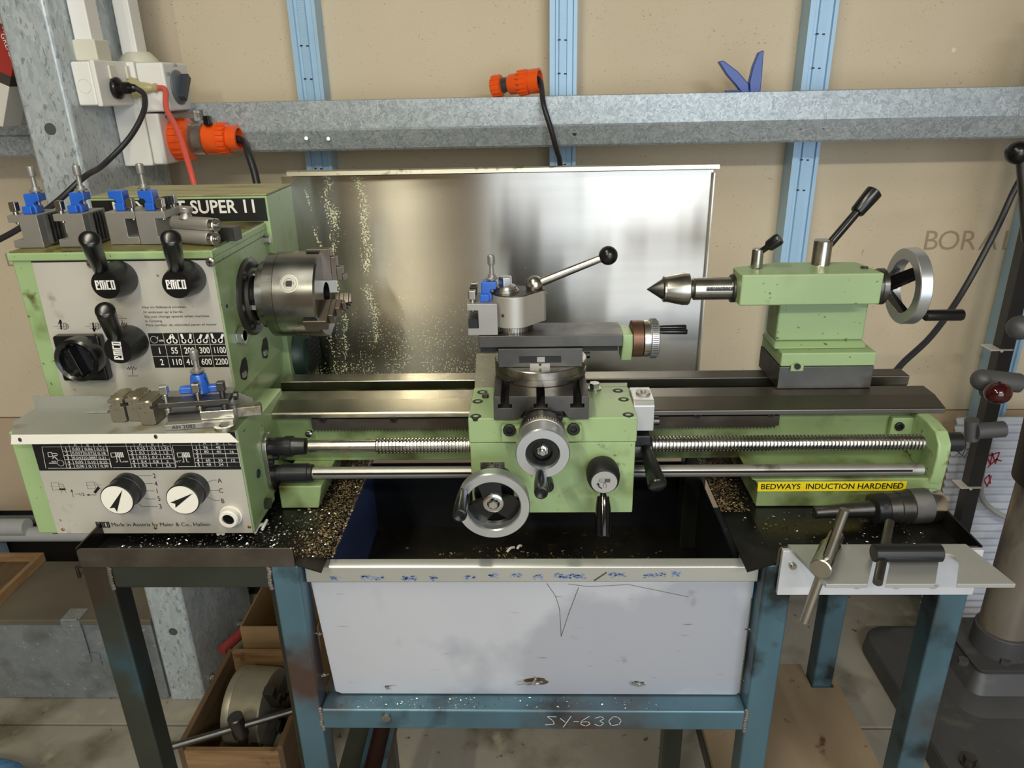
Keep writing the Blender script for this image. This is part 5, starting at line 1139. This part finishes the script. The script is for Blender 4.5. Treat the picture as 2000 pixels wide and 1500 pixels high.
# half nut knob with chrome handle
c = at(1178, 925, Y=YF-.018); c = Vector((c.x, 0, c.z))
kn = MB().prof(yv(YF+.001), (0, -1, -.10), [(0, .014), (.004, .0185), (.012, .0208), (.022, .0208), (.031, .0190), (.034, .0172), (.0345, .0162)], 44).build('half_nut_knob', BLKM, CA)
fd = Vector((0, -1, -.10)).normalized(); fc_ = yv(YF+.001)+fd*.0347
MB().prof(fc_, fd, [(-.001, .0158), (.0004, .0158)], 36).build('knob_face', mat('satin_face', 'a9a9a7', .5, .3), kn)
m = MB(); q = fc_+fd*.0009; V_ = Vector((0, -.10, 1)).normalized()
def f2(u, v): return q+Vector((u, 0, 0))+V_*v
stroke(m, [f2(-.0055, .0055), f2(.001, .0055), f2(.001, .0008), f2(-.0055, .0008)], .0004, closed=True); stroke(m, [f2(-.0075, .003), f2(.008, .003)], .0002)
for k in range(5): stroke(m, [f2(.0018+k*.0012, .0056), f2(.0018+k*.0012, .0006)], .0007)
stroke(m, [f2(-.001, -.0075), f2(-.001, -.003), f2(.0008, .0002), f2(.0026, -.003), f2(.0026, -.0075)], .0004); stroke(m, [f2(-.003, -.0085), f2(-.0062, -.0062), f2(-.0075, -.0025)], .0014); stroke(m, [f2(-.009, -.003), f2(-.0074, -.0005), f2(-.0056, -.0035)], .0008)
m.build('thread_symbol', PRINTB, kn)
a, b = at(1178, 967, Y=YF-.030), at(1178, 1046, Y=YF-.052)
MB().prof(a, b-a, [(-.004, .003), (.001, .0045), (.0015, .0074), ((b-a).length*.3, .0094), ((b-a).length-.001, .0102), ((b-a).length, .0095)], 28).build('knob_handle', mat('glossy_black', '0d0d0e', .1), kn)
# feed lever on the right of the apron, and its aluminium bracket
lx = ax1+.001
a, b = at(1240, 760, Y=.872), at(1277, 838, Y=.872)
MB().prism([(.866, b.z), (.905, b.z), (.915, ZW+.004), (.872, ZW+.004), (.866, ZW-.002)], 'x', lx, lx+.027).build('stop_bracket', ALUP, CA, bv=.001)
a = at(1256, 768, z=ZW+.004); MB().cyl(a, a+Vector((0, 0, .0025)), .0095, n=28).cyl(a, a+Vector((0, 0, .005)), .0035, n=10).build('cap_disc', STLT, CA)
MB().box(lx, lx+.024, .862, .900, 1.030, 1.0455).build('lever_bracket', KNB, CA, bv=.002)
MB().prof((lx, .880, 1.018), (1, 0, 0), [(0, .017), (.026, .017), (.028, .015)], 32).build('lever_hub', KNB, CA, bv=.0005)
MB().cyl((lx+.027, .905, 1.047), (lx+.040, .905, 1.047), .006, n=16).build('stop_pin', STLD, CA)
a, b = at(1263, 880, Y=.858), at(1285, 950, Y=.800); L_ = (b-a).length
MB().prof(a, b-a, [(-.008, .005), (0, .0062), (L_*.2, .0082), (L_*.9, .0118), (L_*.97, .0118), (L_, .0105), (L_*1.01, .008)], 30).build('feed_lever', BLK, CA)

# ================================================================== tool post
ZP = zt1+.0004
px0 = at(1005, 640, Y=ysl+.03).x
TP = thing('tool_post', 'round quick-change tool post with ball lever clamped on the top slide', 'tool post', (-.02, .945, ZP))
bc = Vector((at(1003, 620, Y=.935).x, ysl+.0335, ZP)); rb_ = .0275
lc = Vector((at(1053, 600, Y=.945).x, ysl+.043, ZP)); rl = .0085
o = []
for k in range(40):
    t = R(35)+R(290)*k/39 ; o.append((bc.x+rb_*math.cos(t), bc.y+rb_*math.sin(t)))
fa = R(-40)
o = [(bc.x+rb_*math.cos(t), bc.y+rb_*math.sin(t)) for t in [R(70)+R(235)*k/35 for k in range(36)]]
o += [(lc.x+rl*math.cos(t), lc.y+rl*math.sin(t)) for t in [R(-70)+R(150)*k/12 for k in range(13)]]
zpb, zpt = ZP+.007, ZP+.0485
MB().prism(o, 'z', zpb, zpt-.0015).build('post_body', mat('satin_steel', 'b9b6ae', .45, .7, var=.05, spots=[('7a756c', 40, .66, .72)]), TP, bv=.0006)
MB().prism([(bc.x+(x_-bc.x)*.985, bc.y+(y_-bc.y)*.985) for x_, y_ in o], 'z', zpt-.0015, zpt).build('post_top', STLD, TP)
m = MB().prof(bc, (0, 0, 1), [(0, .0245), (.007, .0245)], 40)
for k in range(48):
    t = 2*PI*k/48; d = Vector((math.cos(t), math.sin(t), 0)); m.obox(bc+d*.0253+Vector((0, 0, .0032)), d*.0016, Vector((-d.y, d.x, 0))*.0009, (0, 0, .0032))
m.build('index_ring', STL, TP)
nc = Vector((at(987, 570, Y=bc.y).x, bc.y, zpt))
MB().prof(nc, (0, 0, 1), [(0, .0175), (.0015, .0175), (.0016, .0155), (.0035, .0155), (.0036, .0138), (.007, .0132), (.0075, .011)], 40).build('clamp_washer', STL, TP)
MB().prof(nc, (0, 0, 1), [(.0076, .0088), (.0175, .0088), (.019, .0078)], 6, ph=.35).build('clamp_nut', STLB, TP, bv=.0005)
jc = at(1044, 556, Y=lc.y); 
lv = MB().prof((jc.x, jc.y, zpt), (0, 0, 1), [(0, .0068), (.003, .0065), (.005, .0045)], 24).sphere(jc, .0115, 28).build('lever_ball_joint', STL, TP)
kb = at(1188, 499, Y=lc.y-.005); d = (kb-jc)
MB().prof(jc, d, [(.005, .0058), (.012, .0056), (d.length-.010, .0046), (d.length-.008, .003), (d.length, .003)], 24).build('lever_arm', STL, TP)
MB().sphere(kb, .0118, 32).build('lever_knob', BLK, TP)
for px, py in ((1052, 605), (982, 617)): a = at(px, py, Y=bc.y-rb_+.001 if px < 1000 else lc.y-rl); MB().cyl(a, a+Vector((0, .003, 0)), .0018, n=10).build('pin_hole', BLKM, TP)
a = at(957, 582, Y=ysl+.02); MB().cyl((a.x, a.y, ZP+.038), (a.x, a.y, ZP+.049), .0032, n=14).build('locating_pin', STL, TP)

# ---------------------------------------------------------------- quick change tool holders
def holder(name, lab, side, bolts=2, ribs=True, depth=.052, screw=True, cat='tool holder', group=None, flat=False):
    """block 37 wide, 41 high with a tool slot on one side, vee ribs on the other and a blue height stop"""
    t = thing(name, lab, cat, (0, 0, 0), group); s = side
    w_, h = .0375, .0405
    P = [(0, 0), (w_, 0), (w_, h), (0, h), (0, h-.0085), (.0135, h-.0085), (.0135, .0095), (0, .0095)]
    P = [(x if s > 0 else w_-x, z) for x, z in P]
    MB().prism(P, 'y', 0, depth).build('holder_block', STLT, t, bv=.0007)
    if ribs:
        m = MB(); 
        for k in range(4):
            y = .012+k*.0075; xw = w_ if s > 0 else 0; e = .0055 if s > 0 else -.0055
            m.prism([(xw, y), (xw+e, y+.0012), (xw+e, y+.0036), (xw, y+.0048)], 'z', 0.003, h-.001)
        m.build('vee_rib', STLD, t)
    for k in range(bolts):
        bx_ = .0065 if s > 0 else w_-.0065; by = .009+k*(depth-.018)/max(1, bolts-1)
        m = MB().cyl((bx_, by, h-.012), (bx_, by, h+.004), .0032, n=12)
        m.obox((bx_, by, h+.0095), (.0043, 0, 0), (0, .0043, 0), (0, 0, .0058))
        m.build('clamp_bolt', STL if k % 2 == 0 else BLKM, t, bv=.0012)
    bxx = .0265 if s > 0 else w_-.0265
    # blue height stop: foot, upright and overhanging head
    C_ = [(-.009, h), (-.009, h+.024), (.010, h+.024), (.010, h+.0145), (.0035, h+.0135), (.0015, h+.0105), (.004, h+.0075), (.004, h)]
    MB().prism([(bxx+x*s, z) for x, z in C_], 'y', .014, .030).box(min(bxx-.011*s, bxx+.001*s), max(bxx-.011*s, bxx+.001*s), .008, .014, h, h+.0095).build('height_stop', BLUE, t, bv=.0014)
    if screw:
        sx_ = bxx+.004*s; y_ = .022; z_ = h+.024
        MB().prof((sx_, y_, z_-.0145), (0, 0, 1), [(0, .0016), (.0125, .0016), (.0145, .0038), (.016, .0038), (.0162, .0072), (.018, .0076), (.0186, .0070), (.0188, .0048), (.0220, .0046), (.0222, .0028), (.034, .0026), (.0345, .0042), (.036, .0046), (.0455, .0046), (.0465, .0038)], 20).build('adjusting_screw', STLT, t)
    return t
h1 = holder('tool_holder', 'steel tool holder with blue height stop at the left end of the headstock top', 1, group='quick-change tool holders on the headstock')
pa = at(29, 486, z=HZ); h1.location = (pa.x, pa.y+.001, HZ+.0004)
pb = at(116, 484, z=HZ)
h2 = dup(h1, (pb.x, pb.y+.002, HZ+.0004), 0, 'steel tool holder with blue height stop behind the left black gear lever')
h3 = holder('tool_holder', 'steel tool holder whose blue height stop has no screw, centre of headstock top', -1, ribs=True, screw=False, group='quick-change tool holders on the headstock')
pc = at(217, 479, z=HZ); h3.location = (pc.x, pc.y+.001, HZ+.0004)
h4 = holder('tool_holder', 'steel tool holder with three square bolts standing beside the knurling tool', -1, bolts=3, group='quick-change tool holders on the headstock')
pd = at(274, 479, z=HZ); h4.location = (pd.x, pd.y+.002, HZ+.0004)
h5 = holder('tool_holder', 'steel tool holder with blue height stop mounted on the round tool post', 1, bolts=3, ribs=False, depth=.055, group=None)
pe = at(914, 652, Y=ysl+.002); h5.location = (pe.x, ysl+.002, ZP+.0002)
MB().box(.001, .013, -.001, .05, .0097, .0215).build('tool_bit', KNB, h5)
# long holder lying on the shelf
T = thing('boring_holder', 'long steel tool holder with blue height stop lying on the grey shelf', 'tool holder', (0, 0, 0))
MB().prism([(0, .0), (.052, .0), (.052, .009), (.020, .009), (.020, .026), (.052, .026), (.052, .033), (0, .033)], 'x', 0, .082).build('holder_block', STLT, T, bv=.0006)
# the long holder is built flat with its jaw towards the viewer, then turned a few degrees
T2 = T
for ch in list(T2.children): bpy.data.objects.remove(ch)
Lh = .080; 
MB().box(0, Lh, .020, .040, 0, .033).build('holder_block', STLT, T2, bv=.0006)
MB().box(0, Lh, .0, .0205, .027, .033).build('upper_jaw', STLD, T2, bv=.0006)
MB().box(.004, Lh+.002, -.004, .020, 0, .007).build('lower_jaw', STLT, T2, bv=.0006)
MB().box(.006, .046, .006, .014, .0072, .015).build('tool_shank', STLD, T2)
MB().box(.044, .083, .002, .014, .0072, .0185).build('tool_bit', STLB, T2, bv=.001)
m = MB(); txt(m, 'AH 2085', (.012, -.0046, .0016), .0045, align='LEFT', sx=1.15); m.build('lettering', PRINTB, T2)
for x_, mt in ((.008, STLB), (.044, STL), (.072, STLD)):
    m = MB().cyl((x_, .008, .018), (x_, .008, .042), .0032, n=12); m.obox((x_, .008, .0475), (.0045, 0, 0), (0, .0045, 0), (0, 0, .0055)); m.cyl((x_, .008, .0205), (x_, .008, .025), .0042, n=12); m.build('clamp_bolt', mt, T2, bv=.0012)
o = MB().prof((.042, .030, .033), (0, 0, 1), [(0, .0125), (.003, .0115), (.020, .0095), (.024, .008)], 20).box(.018, .070, .026, .036, .033, .041).build('height_stop', BLUE, T2, bv=.0018)
MB().prof((.042, .030, .056), (0, 0, 1), [(0, .0032), (.003, .0032), (.0032, .0078), (.0052, .0082), (.006, .0045), (.009, .0045), (.0092, .0027), (.018, .0026), (.0185, .0044), (.020, .0050), (.029, .0050), (.030, .004)], 20).build('adjusting_screw', STLT, T2)
MB().cyl((Lh+.002, .02, .029), (Lh+.006, .02, .029), .005, n=16).build('end_screw', BLK, T2)
pl = at(314, 842, z=ZS); T2.location = (pl.x+.001, pl.y+.003, ZS+.0004); T2.rotation_euler = (0, 0, R(9))
one(MB().obox(at(482, 800, z=ZS+.0065), (.017, .004, 0), (-.002, .007, 0), (0, 0, .0062)), 'tool_bit', 'short square tool bit at the right end of the grey shelf', 'tool bit', JAW, at(482, 800, z=ZS+.0004), bv=.001)
one(MB().ring(at(438, 833, z=ZS+.0022), (0, 0, 1), .006, .0115, .0035, 28), 'steel_washer', 'steel washer on the grey shelf beneath the long tool holder tip', 'washer', STL, at(438, 833, z=ZS+.0004))
one(MB().obox(at(192, 803, z=ZS+.0015), (.0135, .0005, 0), (0, .0042, 0), (0, 0, .0010)), 'steel_strip', 'flat grey steel strip on the shelf left of the loose jaws', 'strip', SHELF, at(192, 803, z=ZS+.0004), bv=.0003)
# three spare chuck jaws standing on the shelf
def jaw():
    t = thing('chuck_jaw', 'spare chuck jaw', 'chuck jaw', (0, 0, 0), 'spare chuck jaws on the grey shelf')
    P = [(0, .001), (.0025, .001), (.0025, 0), (.0155, 0), (.0155, .001), (.018, .001), (.018, .020), (.0145, .020), (.0145, .0245), (.018, .0245), (.018, .029), (0, .029), (0, .0245), (.0035, .0245), (.0035, .020), (0, .020)]
    MB().prism(P, 'y', 0, .030).build('jaw_block', JAW, t, bv=.0006)
    m = MB()
    for k in range(3): m.prof((.009, .008+k*.0085, .029), (0, 0, 1), [(0, .0082), (.0022, .0078)], 20)
    m.build('scroll_tooth', mat('worn_bright_steel', 'b8ae92', .3, .85, var=.1) if 'worn_bright_steel' not in MATS else MATS['worn_bright_steel'], t)
    return t
j0 = jaw(); q = at(216, 828, z=ZS); j0.location = (q.x, q.y+.004, ZS+.0004); j0['label'] = 'spare chuck jaw standing on the shelf, left of the three'
q = at(247, 829, z=ZS); dup(j0, (q.x-.0005, q.y+.008, ZS+.0004), 0, 'spare chuck jaw standing on the shelf, middle of the three')
q = at(275, 832, z=ZS); dup(j0, (q.x+.0005, q.y+.001, ZS+.0004), 0, 'spare chuck jaw standing on the shelf, beside the long tool holder')
# knurling tool with two bright rollers and a square bit behind it
T = thing('knurling_tool', 'knurling tool with two bright rollers on the right of the headstock top', 'knurling tool', at(385, 470, z=HZ)+Vector((0, 0, .0004)))
c = at(379, 462, z=HZ+.0105); A = Vector((.92, -.36, .0)).normalized()
b1 = Vector((c.x, c.y+.002, HZ+.0093)); b2 = b1+Vector((0, .0085, .0152))
for b, nm in ((b1, 'roller_arm'), (b2, 'roller_arm')):
    o = MB().prof(b-A*.036, A, [(0, .0078), (.001, .0087), (.060, .0088), (.062, .0080)], 32).build(nm, STLT, T)
    MB().prof(b+A*.026, A, [(0, .0070), (.001, .0084), (.0075, .0084), (.0085, .0074), (.0085, .0050), (.0075, .0048), (.0075, .0034), (.0105, .0032), (.0110, .0016), (.013, .0013)], 36).build('knurl_roller', STLB, o)
e = b2-A*.014
MB().prof(e+Vector((0, 0, .0065)), (.12, 0, 1), [(0, .0085), (.006, .0058), (.008, .0058), (.0082, .0082), (.013, .0084), (.014, .0078)], 30).build('clamp_screw', STLT, T)
one(MB().obox(at(434, 455, z=HZ+.0095), (.022, -.002, 0), (.0008, .0085, 0), (0, 0, .0088)), 'square_bit', 'square dark tool bit lying behind the knurling tool', 'tool bit', STLD, at(434, 455, z=HZ+.0004), bv=.0008)

# ================================================================== tailstock
TS = thing('tailstock', 'green tailstock with black levers and bright handwheel on the right of the bed', 'tailstock', (.40, AY, ZB+.0004))
yb0 = at(1518, 760, z=ZB).y
bx0, bx1 = at(1521, 730, Y=yb0).x, at(1705, 730, Y=yb0).x
z1 = at(1610, 716, Y=yb0).z; z2 = at(1524, 690, Y=yb0).z
ybk = at(1487, 650, z=z2).y
MB().box(bx0, bx1, yb0, ybk, ZB+.0005, z1).build('base_plate', STLD, TS, bv=.0008)
MB().box(bx0+.001, bx1+.001, yb0, ybk, z1+.0004, z2).build('base_casting', GRN, TS, bv=.002)
yn = yb0+.026; nx0, nx1 = at(1517, 640, Y=yn).x, at(1690, 640, Y=yn).x
yk = .966; kz0, kz1 = at(1600, 596, Y=yk).z, at(1600, 535, Y=yk).z
MB().loft([(nx0-.004, yn-.010, z2), (nx1+.006, yn-.010, z2), (nx1+.006, ybk-.012, z2), (nx0-.004, ybk-.012, z2)], [(nx0, yn, z2+.009), (nx1, yn, z2+.009), (nx1, ybk-.018, z2+.009), (nx0, ybk-.018, z2+.009)]).box(nx0, nx1, yn, ybk-.018, z2+.009, kz0+.004).build('neck', GRN, TS, bv=.003)
MB().box(nx0-.0006, nx0, yn+.010, ybk-.026, z2+.012, kz0-.006).build('neck_recess', GRNO, TS, bv=.0003)
kx0, kx1 = at(1447, 565, Y=yk).x, at(1724, 560, Y=yk).x
plan = [(kx0, yk), (kx1, yk), (kx1-.002, yk+.010), (at(1673, 511, z=kz1).x, at(1673, 511, z=kz1).y), (at(1515, 512, z=kz1).x, at(1515, 512, z=kz1).y), (kx0-.001, at(1431, 523, z=kz1).y+.004)]
MB().prism(plan, 'z', kz0, kz1).build('barrel_housing', GRN, TS, bv=.0022)
MB().prof((kx0+.002, AY, AZ), (-1, 0, 0), [(0, .0195), (.006, .0195), (.007, .018)], 36).build('barrel_collar', STLD, TS)
xq = at(1352, 562, Y=AY).x
MB().prof((xq, AY, AZ), (1, 0, 0), [(0, .0135), (.002, .0155), (kx0-xq, .0155)], 44).build('quill', STL, TS)
dq2 = Vector((0, -1, .22)).normalized(); dv2 = Vector((0, dq2.z, -dq2.y))
MB().obox(Vector(((xq+kx0)/2+.006, AY, AZ))+dq2*.0155, ((kx0-xq)/2-.010, 0, 0), dq2*.0005, Vector((0, dq2.z, -dq2.y))*.0028).build('quill_scale', BLKM, TS, bv=.0002)
m = MB()
for k in range(30): x_ = xq+.014+k*.002; 
for k in range(24):
    x_ = xq+.015+k*.0022; L_ = .0016 if k % 5 else .003; m.obox(Vector((x_, AY, AZ))+dq2*.0161+dv2*(.0024-L_/2), (.0002, 0, 0), dq2*.0001, dv2*L_/2)
m.build('scale_mark', PRINTW, TS)
# base screw
a = at(1556, 716, Y=yb0); MB().box(a.x-.009, a.x+.009, yb0-.003, yb0, a.z-.006, a.z+.003).build('offset_lug', GRN, TS, bv=.0008)
a = at(1557, 715, Y=yb0-.003); o = MB().cyl(a, a+Vector((0, -.003, 0)), .0042, n=20).build('offset_screw', BLK, TS)
a = at(1688, 524, z=kz1); MB().cyl(a, a+Vector((0, 0, .0025)), .0048, n=18).build('oil_cap', GRND, TS)
# levers
a = at(1477, 523, z=kz1); tz = at(1478, 487, Y=a.y).z
MB().prof(a, (0, 0, 1), [(0, .0095), (.001, .0078), (tz-a.z, .0078), (tz-a.z+.001, .007)], 28).build('quill_lock', STL, TS)
p = Vector((a.x, a.y, tz-.006)); q = at(1524, 465, Y=a.y-.01); L_ = (q-p).length
MB().prof(p, q-p, [(0, .0042), (.014, .0042), (.015, .0052), (L_*.5, .0078), (L_*.9, .0088), (L_, .0075)], 24).build('quill_lock_lever', BLK, TS)
a = at(1602, 516, z=kz1); tz = at(1604, 470, Y=a.y).z
MB().prof(a, (0, 0, 1), [(0, .0128), (.001, .0124), (tz-a.z, .0124), (tz-a.z+.001, .0115)], 36).build('clamp_post', KNB if False else STL, TS)
p = Vector((a.x+.004, a.y, tz-.012)); q = at(1702, 381, Y=a.y+.02); d = (q-p); L_ = d.length
MB().prof(p, d, [(0, .0058), (L_*.80, .0058)], 20).build('clamp_lever', BLK, TS)
MB().prof(p, d, [(L_*.68, .0085), (L_*.70, .0095), (L_*1.0, .0112), (L_*1.06, .0112), (L_*1.08, .0085)], 26).build('clamp_grip', BLK, TS)
# handwheel
hx = at(1762, 553, Y=AY).x
MB().prof((kx1-.001, AY, AZ), (1, 0, 0), [(0, .0235), (.009, .0235), (.0095, .0245), (.016, .0250), (.018, .0225), (.0185, .010)], 40).build('screw_collar', STLD, TS)
hw = MB().prof((hx, AY, AZ), (1, 0, 0), [(0, .0365), (0, .0508), (.001, .0517), (.015, .0522), (.0165, .0508), (.0165, .0370)], 72, closed=True).build('tail_handwheel', ALU, TS, label='bright tailstock handwheel')
m = MB()
for t0 in (45, 165, 285):
    t = R(t0); d = Vector((0, -math.sin(t), math.cos(t))); s_ = Vector((1, 0, 0)).cross(d); X = Vector((1, 0, 0)); o_ = Vector((0, AY, AZ)); xa_ = kx1+.018
    m.loft([o_+X*(xa_-.002)+d*.004-s_*.010, o_+X*(xa_-.002)+d*.004+s_*.010, o_+X*(xa_+.006)+d*.004+s_*.010, o_+X*(xa_+.006)+d*.004-s_*.010], [o_+X*(hx+.003)+d*.039-s_*.008, o_+X*(hx+.003)+d*.039+s_*.008, o_+X*(hx+.013)+d*.039+s_*.008, o_+X*(hx+.013)+d*.039-s_*.008])
m.build('spoke', mat('dark_chrome', '3a3a3a', .12, .9), hw, bv=.001)
MB().prof((kx1+.0195, AY, AZ), (1, 0, 0), [(0, .008), (.009, .0078), (.010, .004), (.016, .004)], 6).build('hub_nut', STLB, hw)
a = at(1798, 616, Y=.962); b = at(1858, 615, Y=.962)
MB().prof((hx+.0165, a.y, a.z), (1, 0, 0), [(0, .005), (.003, .0075), (.050, .0078), (.052, .007)], 28).build('crank_handle', BLK, hw)
# live centre in the quill
LC = thing('live_center', 'bright live center with sharp point in the tailstock quill', 'live center', (.20, AY, AZ-.023))
xt = at(1263, 562, Y=AY).x
MB().prof((xt, AY, AZ), (1, 0, 0), [(0, .0002), (.021, .0140), (.029, .0142), (.029, .010)], 44).build('point', STLD, LC)
MB().prof((xt+.0215, AY, AZ), (1, 0, 0), [(0, .0142), (.0015, .0178), (.004, .0180), (.0045, .0175), (.028, .0224), (.035, .0224), (.0365, .0212), (.0365, .010)], 52).build('bearing_body', STL, LC)
MB().prof((xt+.058, AY, AZ), (1, 0, 0), [(0, .0125), (xq-xt-.058, .0125)], 32).build('neck', STLD, LC)
